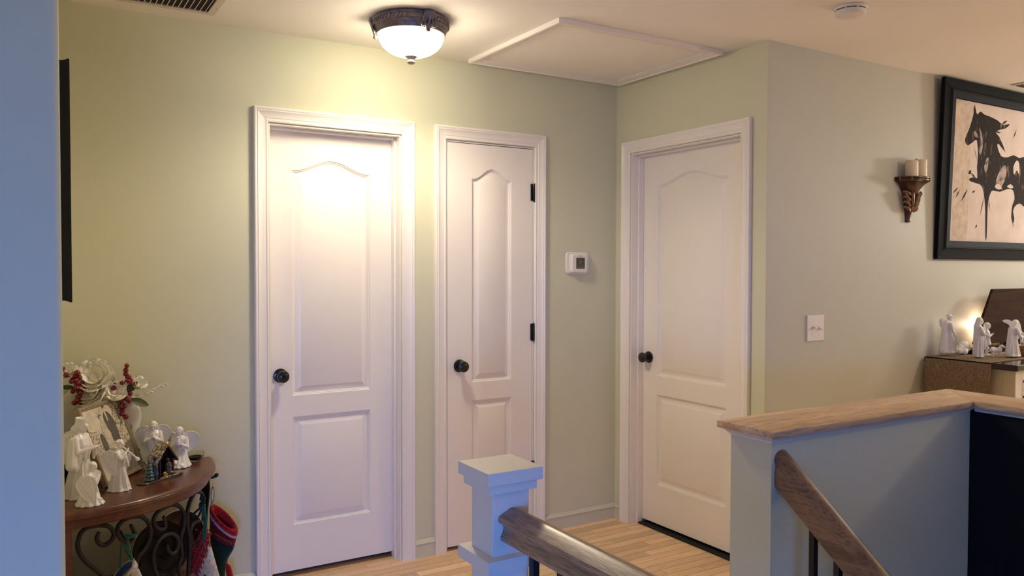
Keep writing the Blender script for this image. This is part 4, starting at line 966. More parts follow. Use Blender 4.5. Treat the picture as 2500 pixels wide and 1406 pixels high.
def kneeling(mb, folds=11):
    mb.loft([(0, 0.02, 0, 0.30, 0.26), (0.02, 0.02, 0, 0.31, 0.265), (0.09, 0.01, 0, 0.26, 0.23), (0.20, 0.0, 0, 0.20, 0.19), (0.34, -0.02, 0, 0.155, 0.155), (0.46, -0.02, 0, 0.125, 0.135), (0.60, -0.01, 0, 0.125, 0.150), (0.70, 0.0, 0, 0.105, 0.155), (0.755, 0.01, 0, 0.065, 0.11), (0.79, 0.02, 0, 0.040, 0.045), (0.84, 0.03, 0, 0.035, 0.036)], 36, folds, 0.09)
    for k in range(folds):
        a = 2*PI*k/folds
        mb.cap((0.02+0.29*math.cos(a), 0.25*math.sin(a), 0.025), (0.13*math.cos(a+0.2), 0.13*math.sin(a+0.2), 0.30), 0.026, 0.010, 6)
    mb.cap((0.13, 0.08, 0.10), (0.24, 0.08, 0.06), 0.09, 0.055, 10); mb.cap((0.10, -0.08, 0.16), (0.22, -0.07, 0.12), 0.08, 0.06, 10)
def figure(name, label, cat, loc, head_rot, height, build, wings=(), m='porcelain', unit=1.0, extra=None, group=None, voxel=0.0017):
    t = thing(name, label, cat, loc, head_rot, group)
    mb = MB(); build(mb); s = height/unit
    mb.xf(Matrix.Scale(s, 4)); me = sculpt(mb, voxel, 2)
    zmin = min(v.co.z for v in me.vertices); me.transform(Matrix.Translation((0, 0, -zmin+0.0006)))
    me.materials.append(M[m]); put('body', me, None, t)
    for wargs in wings:
        wm = wing(*wargs); wm.xf(Matrix.Scale(s, 4)); me = sculpt(wm, voxel*0.9, 2); me.materials.append(M[m]); put('wing', me, None, t)
    if extra: extra(t, s)
    return t
HR = R(-31.5)                                  # heading that looks to the right of the picture
# tall angel, seen from its side
def b_tall(mb):
    standing(mb, 0.215, 10, 0.09); head(mb, (0.02, 0, 0.915), 1.05, 'crown', R(8))
    arm(mb, (0.0, -0.125, 0.765), (0.045, -0.155, 0.60), (0.185, -0.055, 0.645), 0.10); arm(mb, (0.0, 0.125, 0.765), (0.055, 0.15, 0.60), (0.195, 0.035, 0.645), 0.10)
    mb.cap((-0.02, -0.13, 0.74), (-0.02, -0.175, 0.44), 0.055, 0.075, 10); mb.cap((0.06, -0.12, 0.56), (0.02, -0.15, 0.38), 0.04, 0.03, 8)
    mb.ball((0.0, -0.10, 0.55), (0.10, 0.06, 0.10), 12)
    mb.cap((-0.06, 0, 0.87), (-0.10, 0, 0.66), 0.06, 0.05, 10)
figure('angel_figurine', 'tallest white angel figurine, standing in front of the photo frame', 'figurine', (-2.693, -0.402, TZ), HR, 0.272, b_tall,
       [(0.74, 0.25, (-0.055, 0.05, 0.36), R(162), 0.022, R(-14)), (0.74, 0.25, (-0.055, -0.05, 0.36), R(198), 0.022, R(-14))])
def b_kneel(mb):
    kneeling(mb); head(mb, (0.085, 0, 0.885), 1.35, 'short', R(28))
    arm(mb, (0.02, -0.14, 0.69), (0.12, -0.15, 0.52), (0.20, -0.03, 0.66), 0.06, 0.045); arm(mb, (0.02, 0.14, 0.69), (0.12, 0.15, 0.52), (0.20, 0.03, 0.66), 0.06, 0.045)
figure('angel_figurine', 'small kneeling angel figurine, frontmost at the left end of the table', 'figurine', (-2.676, -0.520, TZ), R(-5), 0.144, b_kneel,
       [(0.98, 0.44, (0.14, -0.27, 0.10), R(182), 0.034, R(-4)), (0.62, 0.30, (0.06, 0.16, 0.32), R(40), 0.028, R(-10))])
def b_flute(mb):
    standing(mb, 0.215, 9, 0.11); head(mb, (0.03, 0, 0.925), 1.1, 'short', R(5))
    arm(mb, (0.0, -0.125, 0.765), (0.09, -0.15, 0.66), (0.17, -0.03, 0.80), 0.16); arm(mb, (0.0, 0.125, 0.765), (0.10, 0.14, 0.64), (0.23, 0.02, 0.72), 0.12)
    mb.cap((0.10, -0.005, 0.855), (0.34, -0.01, 0.635), 0.014, 0.018, 10); mb.cap((0.32, -0.01, 0.655), (0.36, -0.01, 0.615), 0.020, 0.042, 10)
    mb.cap((0.16, -0.06, 0.66), (0.20, -0.06, 0.50), 0.030, 0.022, 8)
figure('angel_figurine', 'standing angel figurine playing a long horn, right of the tallest angel', 'figurine', (-2.571, -0.378, TZ), HR+R(8), 0.180, b_flute,
       [(0.74, 0.32, (0.0, -0.13, 0.34), R(196), 0.030, R(-4)), (0.66, 0.26, (-0.04, 0.08, 0.40), R(165), 0.028, R(-8))])
def b_pray(mb):
    standing(mb, 0.20, 9, 0.09); head(mb, (0.02, 0, 0.915), 1.15, 'veil', R(10))
    arm(mb, (0.0, -0.125, 0.765), (0.07, -0.165, 0.60), (0.125, -0.016, 0.68), 0.12, 0.042); arm(mb, (0.0, 0.125, 0.765), (0.07, 0.165, 0.60), (0.125, 0.016, 0.68), 0.12, 0.042)
    hand(mb, (0.128, 0.0, 0.69), (0.08, 0, 1), 1.2)
figure('angel_figurine', 'praying angel figurine behind the little ceramic stable', 'figurine', (-2.420, -0.105, TZ), R(-105), 0.186, b_pray,
       [(0.86, 0.36, (-0.07, -0.03, 0.34), R(262), 0.030, R(-2)), (0.84, 0.33, (-0.07, 0.03, 0.36), R(98), 0.030, R(-4))])
def b_dove(mb):
    kneeling(mb); head(mb, (0.04, 0, 0.885), 1.3, 'veil', R(16))
    arm(mb, (0.0, -0.15, 0.69), (0.09, -0.19, 0.50), (0.19, -0.045, 0.60), 0.10, 0.05); arm(mb, (0.0, 0.15, 0.69), (0.09, 0.19, 0.50), (0.19, 0.045, 0.60), 0.10, 0.05)
    mb.ball((0.20, 0, 0.69), (0.055, 0.05, 0.06), 12); mb.ball((0.22, 0, 0.765), (0.036, 0.034, 0.036), 10); mb.cap((0.20, 0.0, 0.66), (0.21, 0, 0.60), 0.06, 0.05, 10)
figure('angel_figurine', 'kneeling angel figurine hugging something to its chest, rightmost angel on the table', 'figurine', (-2.325, -0.118, TZ), R(-112), 0.160, b_dove,
       [(0.90, 0.46, (-0.10, -0.04, 0.26), R(262), 0.034, R(0)), (0.84, 0.42, (-0.10, 0.04, 0.30), R(96), 0.034, R(-4))])

# ------------------------------------------------------------------ little glazed nativity on the table
NA = Vector((-2.494, -0.342, TZ)); NB = Vector((-2.346, -0.232, TZ))
nd = (NB-NA).normalized(); nang = math.atan2(nd.y, nd.x)
nat = thing('nativity_scene', 'small brown glazed nativity stable with green tree on the table', 'nativity', (NA+NB)/2, nang)
Lh = (NB-NA).length/2; s = 1.0
base_pts = spline([(-Lh-0.006, -0.018, 0), (-Lh*0.4, -0.026, 0), (Lh*0.5, -0.024, 0), (Lh+0.008, -0.012, 0), (Lh+0.002, 0.024, 0), (0, 0.034, 0), (-Lh, 0.022, 0)], 5, True)
obj('base', MB().rings([[p+Vector((0, 0, 0.0006)) for p in base_pts], [p*1.0+Vector((0, 0, 0.006)) for p in base_pts], [p*0.95+Vector((0, 0, 0.0085)) for p in base_pts]]), 'glaze_brown', nat, smooth=50, local=True)
lip = MB()
for k in range(10): lip.ball((-Lh*0.2+k*Lh*0.13, -0.022+0.002*math.sin(k*2), 0.0085), (0.007, 0.0045, 0.003), 8)
obj('snow_edge', lip, 'glaze_snow', nat, smooth='all', local=True)
cxn = 0.012; hwid = 0.040; eave = 0.070; ridge = 0.126
gp = [(cxn-hwid, 0.008), (cxn+hwid, 0.008), (cxn+hwid, eave), (cxn, ridge-0.008), (cxn-hwid, eave)]
obj('back_wall', MB().prism(gp, lambda a, c: Vector((a, 0.020, c)), lambda a, c: Vector((a, 0.027, c))), 'glaze_brown', nat, local=True, bevel=0.0015)
for s_ in (-1, 1):
    obj('side_wall', MB().box(cxn+s_*hwid-0.004, cxn+s_*hwid+0.004, -0.012, 0.026, 0.008, eave), 'glaze_brown', nat, local=True, bevel=0.0015)
    pts = [(cxn, ridge), (cxn+s_*(hwid+0.012), eave-0.012), (cxn+s_*(hwid+0.016), eave-0.005), (cxn+s_*0.002, ridge+0.010)]
    obj('roof', MB().prism(pts, lambda a, c: Vector((a, -0.022, c)), lambda a, c: Vector((a, 0.032, c))), 'glaze_brown' if s_ > 0 else 'glaze_snow', nat, local=True, bevel=0.002)
b = MB()
for k in range(7): b.ball((cxn-0.006-k*0.0075, -0.023, ridge-0.004-k*0.0085), 0.0034, 8)
obj('snow_edge', b, 'glaze_snow', nat, smooth='all', local=True)
obj('star', MB().ball((cxn, -0.022, ridge+0.006), (0.010, 0.005, 0.009), 8).ball((cxn+0.005, -0.024, ridge+0.010), 0.004, 6), 'gold', nat, smooth='all', local=True)
prof = [(0, 0.006)]
for k in range(6):
    z = 0.010+k*0.0125; r_ = 0.0195*(1-k/8.5)
    prof += [(r_*0.78, z), (r_, z+0.003), (r_*0.98, z+0.006), (r_*0.72, z+0.0125)]
prof += [(0.003, 0.088), (0, 0.090)]
obj('tree', MB().lathe(prof, (-0.064, -0.010, 0), 20, fold=lambda a, h: 1+0.06*math.sin(7*a+h*300)), 'glaze_green', nat, smooth='all', local=True)
def mini(mb, x, y_, h, r_):
    mb.lathe([(0, 0.0075), (r_, 0.0075), (r_*0.95, h*0.3), (r_*0.72, h*0.62), (r_*0.80, h*0.72), (r_*0.5, h*0.79), (r_*0.3, h*0.80)], (x, y_, 0), 14, fold=lambda a, q: 1+0.05*math.sin(6*a))
    mb.ball((x, y_, h*0.89), (r_*0.46, r_*0.46, h*0.105), 12); mb.ball((x-r_*0.1, y_+r_*0.1, h*0.92), (r_*0.5, r_*0.5, h*0.10), 12)
    mb.cap((x-r_*0.7, y_-r_*0.1, h*0.68), (x+r_*0.1, y_-r_*0.8, h*0.52), r_*0.26, r_*0.2, 8); mb.cap((x+r_*0.7, y_-r_*0.1, h*0.68), (x+r_*0.1, y_-r_*0.8, h*0.52), r_*0.26, r_*0.2, 8)
b = MB(); mini(b, -0.034, -0.006, 0.096, 0.0135); b.cap((-0.018, -0.016, 0.010), (-0.018, -0.016, 0.088), 0.0014, 0.0018, 6)
obj('blue_figure', b, 'glaze_blue', nat, smooth='all', local=True)
b = MB(); mini(b, 0.034, -0.002, 0.075, 0.0150); b.cap((0.03, -0.006, 0.016), (0.05, -0.016, 0.014), 0.009, 0.007, 8)
obj('kneeling_figure', b, 'glaze_grey', nat, smooth='all', local=True)
b = MB().box(-0.006, 0.014, -0.022, -0.008, 0.0105, 0.022); b.ball((0.004, -0.015, 0.024), (0.009, 0.006, 0.005), 10)
obj('manger', b, 'gold', nat, smooth=40, local=True, bevel=0.0)

# ------------------------------------------------------------------ glassware on the table
gv = thing('glass_bowl', 'small clear glass bowl at the right end of the table', 'bowl', (-2.258, -0.062, TZ))
prof = [(0, 0.0008), (0.016, 0.0008), (0.020, 0.004), (0.030, 0.018), (0.036, 0.036), (0.034, 0.036), (0.028, 0.019), (0.018, 0.006), (0, 0.005)]
obj('bowl_shell', MB().lathe(prof, (0, 0, 0), 32, fold=lambda a, h: 1+0.03*math.sin(12*a)), 'glass', gv, smooth=50, local=True)
obj('dark_filling', MB().lathe([(0, 0.0065), (0.017, 0.007), (0.026, 0.0185), (0.0255, 0.021), (0, 0.019)], (0, 0, 0), 28), 'black_frame', gv, smooth=40, local=True)
gs = thing('glass_star', 'spiky clear glass ornament beside the photo frame', 'ornament', (-2.448, -0.172, TZ))
b = MB().ball((0, 0, 0.034), 0.012, 10); grng = random.Random(5)
for k in range(26):
    d = Vector((grng.gauss(0, 1), grng.gauss(0, 1), grng.gauss(0.25, 0.8))).normalized()
    b.cap(Vector((0, 0, 0.034))+d*0.008, Vector((0, 0, 0.034))+d*0.030, 0.0042, 0.0014, 6)
obj('spikes', b, 'glass', gs, smooth='all', local=True)
obj('foot', MB().lathe([(0, 0.0006), (0.013, 0.0006), (0.013, 0.003), (0.005, 0.006), (0.005, 0.026), (0, 0.026)], (0, 0, 0), 20), 'glass', gs, smooth=40, local=True)

# ------------------------------------------------------------------ stockings hung on the scrolls
CR = Vector((math.cos(0.5498), -math.sin(0.5498), 0)); CB = Vector((math.sin(0.5498), math.cos(0.5498), 0))
def sock(O, pts, m_bands, t, parent, mouth_open=True, lean=None, lining=None):
    """soft flattened sock; pts = stations (left point, right point), each (sideways, up) in metres from O.
    bands: (name, material, first station, last station, swell); lean tips the far rim of the mouth towards it"""
    n = len(pts)
    L = spline([(a[0], a[1], 0) for a, c in pts], 4); Rr = spline([(c[0], c[1], 0) for a, c in pts], 4)
    D = CB if lean is None else (CB*0.8 + CR*lean[0]*0.75 + Vector((0, 0, lean[1]))*0.75)
    rings_ = []
    for a, c in zip(L, Rr):
        m_ = (a+c)/2; h = (c-a)/2; ring_ = []
        for k in range(20):
            q = 2*PI*k/20; p = m_+h*math.cos(q)
            ring_.append(O + CR*p.x + Vector((0, 0, p.y)) + D*(t*math.sin(q)*min(1, h.length/0.02)))
        rings_.append(ring_)
    for name, mm, i0, i1, grow in m_bands:
        rs2 = []
        for r_ in rings_[i0*4:i1*4+1]:
            c = sum(r_, Vector())/len(r_); rs2.append([c+(p-c)*(1+grow) for p in r_])
        mb = MB()
        if i0 == 0 and mouth_open:
            def shrink(r_, f): c = sum(r_, Vector())/20; return [c+(p-c)*f for p in r_]
            mb.rings([shrink(rs2[0], 0.80), shrink(rs2[0], 0.90), rs2[0]]+rs2[1:], True, False)
            deep = rings_[:9]
            inner = MB().rings([shrink(r_, 0.82*(1+grow) if k == 0 else 0.80) for k, r_ in enumerate(deep)], True, False)
            obj('lining', inner, lining or mm, parent, smooth='all')
        else: mb.rings(rs2, True, i1 == n-1)
        obj(name, mb, mm, parent, smooth='all')
def loop_yarn(pts, r, m, parent, name='yarn_loop'):
    obj(name, MB().tube(spline(pts, 5), r, 8), m, parent, smooth='all')
def W2(O, u, v, d=0.0): return O+CR*u+Vector((0, 0, v))+CB*d

# white stocking with a blue lined cuff, under the front of the table
O1 = Vector((-2.540, -0.510, 0.396))
s1 = thing('christmas_stocking', 'white knitted stocking with blue lining, tied under the table front', 'stocking', (O1.x, O1.y, 0.1))
P1 = [((-.080, -.080), (.002, .002)), ((-.070, -.097), (.012, -.016)), ((-.050, -.150), (.035, -.070)), ((-.020, -.220), (.055, -.150)), ((.004, -.262), (.070, -.220)), ((.030, -.288), (.062, -.272))]
sock(O1, P1, [('cuff', 'white_knit', 0, 1, 0.06), ('sock_body', 'white_knit', 1, 5, 0.0)], 0.026, s1, True, (-0.7, 0.7), 'blue_knit')
b = MB()
obj('dark_stripe', MB().tube([W2(O1, -.069+.086*t, -.104+.082*t, -.0225*math.sin(PI*min(1, max(0.0, t)))**0.5) for t in [k/10 for k in range(11)]], 0.0022, 6), 'green_knit', s1, smooth='all')
obj('red_motif', MB().ball(W2(O1, .020, -.075, -.020), (0.012, 0.004, 0.014), 10), 'dkred_knit', s1, smooth='all')
y1 = thing('green_yarn_tie', 'green yarn tied round the iron scroll above the blue lined stocking', 'yarn', (-2.555, -0.49, 0.40))
loop_yarn([W2(O1, -.018, .092, -.010), W2(O1, -.014, .070, -.012), W2(O1, -.011, .040, -.006), W2(O1, -.004, .004, -.002)], 0.0042, 'yarn_green', y1, 'yarn_strand')
loop_yarn([W2(O1, -.018, .088, -.006), W2(O1, -.030, .068, -.008), W2(O1, -.022, .030, -.004), W2(O1, -.008, .004, 0)], 0.0030, 'yarn_green', y1, 'yarn_strand')
loop_yarn([W2(O1, -.020, .090, -.010), W2(O1, -.034, .072, -.012), W2(O1, -.040, .035, -.010), W2(O1, -.044, -.022, -.010)], 0.0034, 'yarn_green', y1, 'yarn_strand')
b = MB()
for k in range(5): b.ball(W2(O1, -.020+.007*k, .090+.002*math.sin(k*3), -.006), (0.008, 0.008, 0.007), 8)
obj('knot', b, 'yarn_green', y1, smooth='all')

# red and white stocking
O2 = Vector((-2.262, -0.272, 0.403))
s2 = thing('christmas_stocking', 'red and white knitted stocking hanging near the right table leg', 'stocking', (O2.x, O2.y, 0.06))
P2 = [((-.066, -.155), (.002, .002)), ((-.034, -.188), (.018, -.048)), ((.000, -.250), (.045, -.150)), ((.030, -.300), (.070, -.240)), ((.064, -.335), (.088, -.310))]
sock(O2, P2, [('cuff', 'red_knit', 0, 1, 0.08), ('sock_body', 'white_knit', 1, 4, 0.0)], 0.024, s2, True, (-0.5, 0.2), 'red_knit')
b = MB()
for row, (du, dv) in enumerate(((0, 0), (.010, -.010), (.021, -.020))):
    for k in range(15):
        t = k/14; b.ball(W2(O2, -.064+.066*t+du*(0.6+.4*t), -.152+.154*t+dv*1.4, -0.0245*math.sin(PI*(0.08+0.84*t))), (0.0062, 0.0055, 0.0062), 8)
obj('ruffle_rows', b, 'red_knit', s2, smooth='all')
b = MB()
for k in range(7):
    t = k/6; b.cap(W2(O2, -.030+.046*t, -.180+.130*t, -.022*math.sin(PI*(.12+.76*t))), W2(O2, -.018+.044*t, -.198+.122*t, -.021*math.sin(PI*(.12+.76*t))), 0.006, 0.002, 6)
obj('jagged_edge', b, 'red_knit', s2, smooth='all')
obj('green_motif', MB().ball(W2(O2, .008, -.196, -.021), (0.008, 0.004, 0.016), 10), 'yarn_green', s2, smooth='all')
y2 = thing('green_yarn_tie', 'green yarn bow tied to the scroll by the right table leg', 'yarn', (-2.27, -0.26, 0.40))
for du, r_ in ((0.0, 0.0040), (0.008, 0.0036)):
    loop_yarn([W2(O2, -.006+du, .092, -.004), W2(O2, -.002+du, .060, -.010), W2(O2, .004+du, .010, -.012), W2(O2, .002+du, -.045, -.026)], r_, 'yarn_green', y2, 'yarn_strand')
loop_yarn([W2(O2, .000, -.040, -.026), W2(O2, .012, -.070, -.030), W2(O2, .018, -.108, -.027)], 0.0022, 'yarn_green', y2, 'yarn_strand')
loop_yarn([W2(O2, -.014, .105, -.004), W2(O2, -.006, .130, -.006), W2(O2, .004, .110, -.008), W2(O2, -.004, .088, -.006)], 0.0045, 'green_knit', y2, 'yarn_strand')
loop_yarn([W2(O2, -.010, .078, -.004), W2(O2, -.032, .060, -.004), W2(O2, -.046, .042, 0), W2(O2, -.028, .036, 0), W2(O2, -.010, .070, 0)], 0.0044, 'green_knit', y2, 'yarn_strand')
obj('knot', MB().ball(W2(O2, -.010, .086, -.004), (0.011, 0.010, 0.015), 10), 'green_knit', y2, smooth='all')

# dark green stocking with red cuff
O3 = Vector((-2.200, -0.101, 0.433))
s3 = thing('christmas_stocking', 'dark green stocking with a wide red cuff and lilac stripe, rightmost', 'stocking', (O3.x, O3.y, 0.08))
P3 = [((-.003, .002), (.100, -.103)), ((-.006, -.016), (.099, -.122)), ((-.007, -.030), (.097, -.133)), ((-.007, -.105), (.090, -.165)), ((-.004, -.190), (.082, -.190)), ((.004, -.250), (.056, -.236)), ((.020, -.295), (.047, -.292)), ((.028, -.340), (.044, -.338))]
sock(O3, P3, [('cuff', 'red_knit', 0, 1, 0.06), ('stripe', 'lilac_knit', 1, 2, 0.045), ('red_band', 'dkred_knit', 2, 3, 0.02), ('sock_body', 'green_knit', 3, 7, 0.0)], 0.020, s3, True, (0.7, 0.7), 'red_knit')
b = MB()
for k in range(9):
    t = k/8; b.cap(W2(O3, -.004+.090*t, -.100-.058*t, -.0195*math.sin(PI*(.1+.8*t))), W2(O3, -.002+.085*t, -.118-.052*t, -.019*math.sin(PI*(.1+.8*t))), 0.007, 0.002, 6)
obj('jagged_edge', b, 'dkred_knit', s3, smooth='all')
loop_yarn([W2(O3, -.006, -.002), W2(O3, .006, .020, -.004), W2(O3, .013, .045, -.004), W2(O3, .010, .070, 0), W2(O3, .002, .076, .006), W2(O3, -.006, .055, .010), W2(O3, -.004, .010, .006)], 0.0034, 'yarn_white', s3, 'hanging_loop')
# small ornament below it
O4 = Vector((-2.150, -0.108, 0.193))
s4 = thing('knitted_ornament', 'little red and white knitted ornament with an orange pompom', 'ornament', (O4.x, O4.y, 0.1))
obj('pompom', MB().ball(O4, (0.010, 0.010, 0.011), 14), 'orange_yarn', s4, smooth='all')
sock(O4, [((-.004, -.004), (.010, -.010)), ((.000, -.022), (.022, -.022)), ((.002, -.050), (.030, -.055)), ((.010, -.085), (.036, -.080))], [('red_part', 'red_knit', 0, 3, 0)], 0.012, s4, False)
obj('white_part', MB().ball(W2(O4, -.010, -.022, -.004), (0.007, 0.007, 0.014), 10).ball(W2(O4, -.008, -.054, -.006), (0.011, 0.009, 0.016), 12), 'white_knit', s4, smooth='all')
obj('beak', MB().ball(W2(O4, -.004, -.026, -.012), (0.004, 0.003, 0.004), 8), 'green_knit', s4, smooth='all')
obj('string', MB().tube([W2(O4, 0, .006), W2(O4, -.030, .06, .024), W2(O4, -.062, .20, .024), W2(O4, -.056, .345, .010)], 0.001, 6), 'yarn_white', s4, smooth='all')

# ------------------------------------------------------------------ living room: cabinet, runner, nativity figures
CZ = 0.953
cab = thing('cabinet', 'cream cabinet with a dark polished top against the living room wall', 'cabinet', (1.75, -1.3, 0))
obj('cabinet_top', MB().box(1.204, 2.62, -1.552, -1.085, CZ-0.030, CZ), 'espresso', cab, bevel=0.004)
obj('carcass', MB().box(1.238, 2.585, -1.508, -1.09, 0.05, CZ-0.0305), 'cream', cab)
obj('corner_post', MB().box(1.234, 1.296, -1.526, -1.470, 0.0, CZ-0.0305), 'cream', cab, bevel=0.002)
obj('corner_post', MB().box(2.53, 2.59, -1.526, -1.470, 0.0, CZ-0.0305), 'cream', cab, bevel=0.002)
obj('face_panel', MB().box(1.2365, 1.296, -1.5275, -1.5262, 0.0, CZ-0.031), 'cab_white', cab)
for k in range(3):
    x0 = 1.299+k*0.410; x1 = x0+0.407
    dr = obj('cabinet_door', MB().box(x0, x1, -1.527, -1.5085, 0.06, CZ-0.034), 'cab_white', cab, bevel=0.0015)
    obj('handle', MB().tube(spline([(x0+0.014, -1.527, 0.790), (x0+0.014, -1.547, 0.800), (x0+0.014, -1.549, 0.830), (x0+0.014, -1.547, 0.860), (x0+0.014, -1.527, 0.868)], 4), 0.0055, 8), 'black_metal', dr, smooth='all')
# burlap runner hanging over the end
run = thing('table_runner', 'burlap runner laid on the cabinet and hanging over its end', 'cloth', (1.6, -1.26, CZ))
ry0, ry1, xe = -1.432, -1.094, 1.2025
path = [(2.55, CZ+0.0012), (1.5, CZ+0.0012), (1.215, CZ+0.0014), (1.2055, CZ-0.0002), (xe-0.002, CZ-0.010), (xe-0.004, CZ-0.06), (xe-0.006, CZ-0.13), (xe-0.009, CZ-0.19), (xe-0.010, CZ-0.225)]
NY = 24; top, bot = [], []
for i, (x, z) in enumerate(path):
    dr_ = max(0, (CZ-0.01-z)/0.2)
    for j in range(NY+1):
        yy = ry0+(ry1-ry0)*j/NY
        wv = 0.006*dr_*math.sin(j*0.9+0.6)+0.003*dr_*math.sin(j*2.1)
        top.append(Vector((x-max(0, wv+0.004*dr_) , yy+(0.008*dr_ if j == 0 else 0), z+(0.0018 if i < 3 else 0))))
        bot.append(Vector((x+(0.0016 if i > 3 else 0)-max(0, wv+0.004*dr_), yy+(0.008*dr_ if j == 0 else 0), z)))
W_ = NY+1; nn = len(top); mb = MB(); mb.v = top+bot
fs = [(i*W_+j, (i+1)*W_+j, (i+1)*W_+j+1, i*W_+j+1) for i in range(len(path)-1) for j in range(NY)]
mb.f = fs+[tuple(x+nn for x in reversed(f)) for f in fs]
bd = [i*W_ for i in range(len(path))]+[(len(path)-1)*W_+j for j in range(1, W_)]+[i*W_+NY for i in range(len(path)-2, -1, -1)]+[j for j in range(NY-1, 0, -1)]
for i in range(len(bd)): p, q = bd[i], bd[(i+1) % len(bd)]; mb.f.append((p, p+nn, q+nn, q))
obj('runner_cloth', mb, 'burlap', run, smooth=50)
b = MB()
for k in range(40):
    yy = ry0+0.01+(ry1-ry0-0.015)*k/39; b.cap((xe-0.014, yy, CZ-0.224), (xe-0.013, yy+0.001, CZ-0.243), 0.0018, 0.0012, 5)
fr_ = obj('fringe', b, 'burlap', run, smooth='all'); fr_['kind'] = 'stuff'
b = MB()
for k in range(15):
    yy = ry0+0.012+(ry1-ry0-0.06)*k/14; b.box(xe-0.0175, xe-0.016, yy, yy+0.011, CZ-0.206-0.002*(k % 2), CZ-0.198)
obj('stitching', b, 'white_knit', run)

FZ = CZ+0.0032
def b_king(mb):
    standing(mb, 0.185, 7, 0.07); head(mb, (0.02, 0, 0.925), 1.05, 'hat', R(4))
    arm(mb, (0.0, -0.125, 0.765), (0.03, -0.165, 0.58), (0.10, -0.13, 0.44), 0.03); arm(mb, (0.0, 0.125, 0.765), (0.05, 0.15, 0.60), (0.15, 0.06, 0.62), 0.06)
    mb.cap((-0.07, 0.0, 0.78), (-0.13, 0, 0.05), 0.085, 0.13, 12); mb.cap((-0.16, 0.03, 0.84), (-0.15, 0.03, 0.72), 0.070, 0.062, 10)
    mb.cap((0.12, -0.13, 0.45), (0.20, -0.13, 0.24), 0.035, 0.022, 8); mb.cap((0.195, -0.13, 0.25), (0.20, -0.13, 0.16), 0.016, 0.010, 8)
figure('king_figurine', 'white robed king figurine with a pack, leftmost on the burlap runner', 'figurine', (1.315, -1.150, FZ), HR, 0.200, b_king, m='matte_white')
def b_shep(mb):
    standing(mb, 0.125, 8, 0.08); head(mb, (0.02, 0, 0.925), 1.1, 'veil', R(6))
    arm(mb, (0.0, -0.125, 0.765), (0.08, -0.15, 0.60), (0.11, -0.03, 0.78), 0.10); arm(mb, (0.0, 0.125, 0.765), (0.08, 0.13, 0.62), (0.17, 0.02, 0.58), 0.06)
    mb.cap((-0.05, 0, 0.80), (-0.06, 0, 0.06), 0.075, 0.085, 12); mb.ball((0.09, -0.02, 0.60), (0.06, 0.05, 0.06), 10); mb.cap((0.13, 0.03, 0.55), (0.16, 0.05, 0.28), 0.03, 0.045, 8)
figure('shepherd_figurine', 'white hooded figurine left of the boy, in front of the dark stable', 'figurine', (1.352, -1.288, FZ), HR-R(15), 0.200, b_shep, m='matte_white')
def b_boy(mb):
    for s_ in (-1, 1):
        mb.cap((0, 0.055*s_, 0.42), (0.01, 0.06*s_, 0.05), 0.062, 0.045, 10); mb.ball((0.03, 0.06*s_, 0.025), (0.065, 0.038, 0.028), 10)
    mb.loft([(0.34, 0, 0, 0.125, 0.125), (0.36, 0, 0, 0.13, 0.13), (0.52, 0, 0, 0.098, 0.105), (0.66, 0, 0, 0.105, 0.125), (0.76, 0, 0, 0.085, 0.125), (0.80, 0, 0, 0.05, 0.08), (0.84, 0, 0, 0.036, 0.04), (0.88, 0, 0, 0.03, 0.03)], 28, 8, 0.05)
    head(mb, (0.02, 0, 0.925), 1.2, 'hat', 0)
    arm(mb, (0.0, -0.125, 0.75), (0.07, -0.15, 0.60), (0.15, -0.02, 0.66), 0.0); arm(mb, (0.0, 0.125, 0.75), (0.07, 0.14, 0.60), (0.16, 0.02, 0.68), 0.0)
    mb.ball((-0.10, 0.03, 0.84), (0.05, 0.06, 0.06), 10); mb.loft([(0, 0, 0, 0.17, 0.15), (0.02, 0, 0, 0.17, 0.15), (0.04, 0, 0, 0.06, 0.06)], 20)
figure('shepherd_boy_figurine', 'white shepherd boy figurine in a hat beside the lamb', 'figurine', (1.500, -1.248, FZ), HR-R(30), 0.170, b_boy, m='matte_white')
def b_lamb(mb):
    mb.cap((-0.30, 0, 0.50), (0.18, 0, 0.54), 0.22, 0.20, 12); mb.cap((0.18, 0, 0.60), (0.36, 0, 0.80), 0.13, 0.11, 10)
    mb.cap((0.36, 0, 0.86), (0.56, 0, 0.76), 0.12, 0.07, 10); mb.cap((0.32, 0.09, 0.92), (0.24, 0.20, 0.90), 0.05, 0.03, 8); mb.cap((0.32, -0.09, 0.92), (0.24, -0.20, 0.90), 0.05, 0.03, 8)
    for x in (-0.32, 0.20):
        for s_ in (-1, 1): mb.cap((x, 0.10*s_, 0.42), (x+0.02, 0.11*s_, 0.05), 0.085, 0.055, 8)
    mb.cap((-0.48, 0, 0.52), (-0.60, 0, 0.40), 0.06, 0.04, 8)
    for k in range(26): mb.ball((-0.42+0.6*((k*7) % 13)/12, 0.20*math.sin(k*2.4), 0.52+0.19*math.cos(k*2.4)), 0.06, 6)
figure('lamb_figurine', 'small white lamb figurine at the feet of the shepherd boy', 'figurine', (1.488, -1.308, FZ), HR-R(8), 0.062, b_lamb, m='matte_white', unit=0.95, voxel=0.0012)
def b_wing(mb):
    standing(mb, 0.19, 8, 0.08); head(mb, (0.05, 0, 0.90), 1.05, 'long', R(22))
    arm(mb, (0.02, -0.125, 0.765), (0.10, -0.16, 0.56), (0.23, -0.06, 0.54), 0.10, 0.045); arm(mb, (0.02, 0.125, 0.765), (0.12, 0.15, 0.58), (0.24, 0.04, 0.58), 0.08, 0.045)
    mb.cap((-0.05, 0, 0.75), (-0.11, 0, 0.06), 0.085, 0.10, 12)
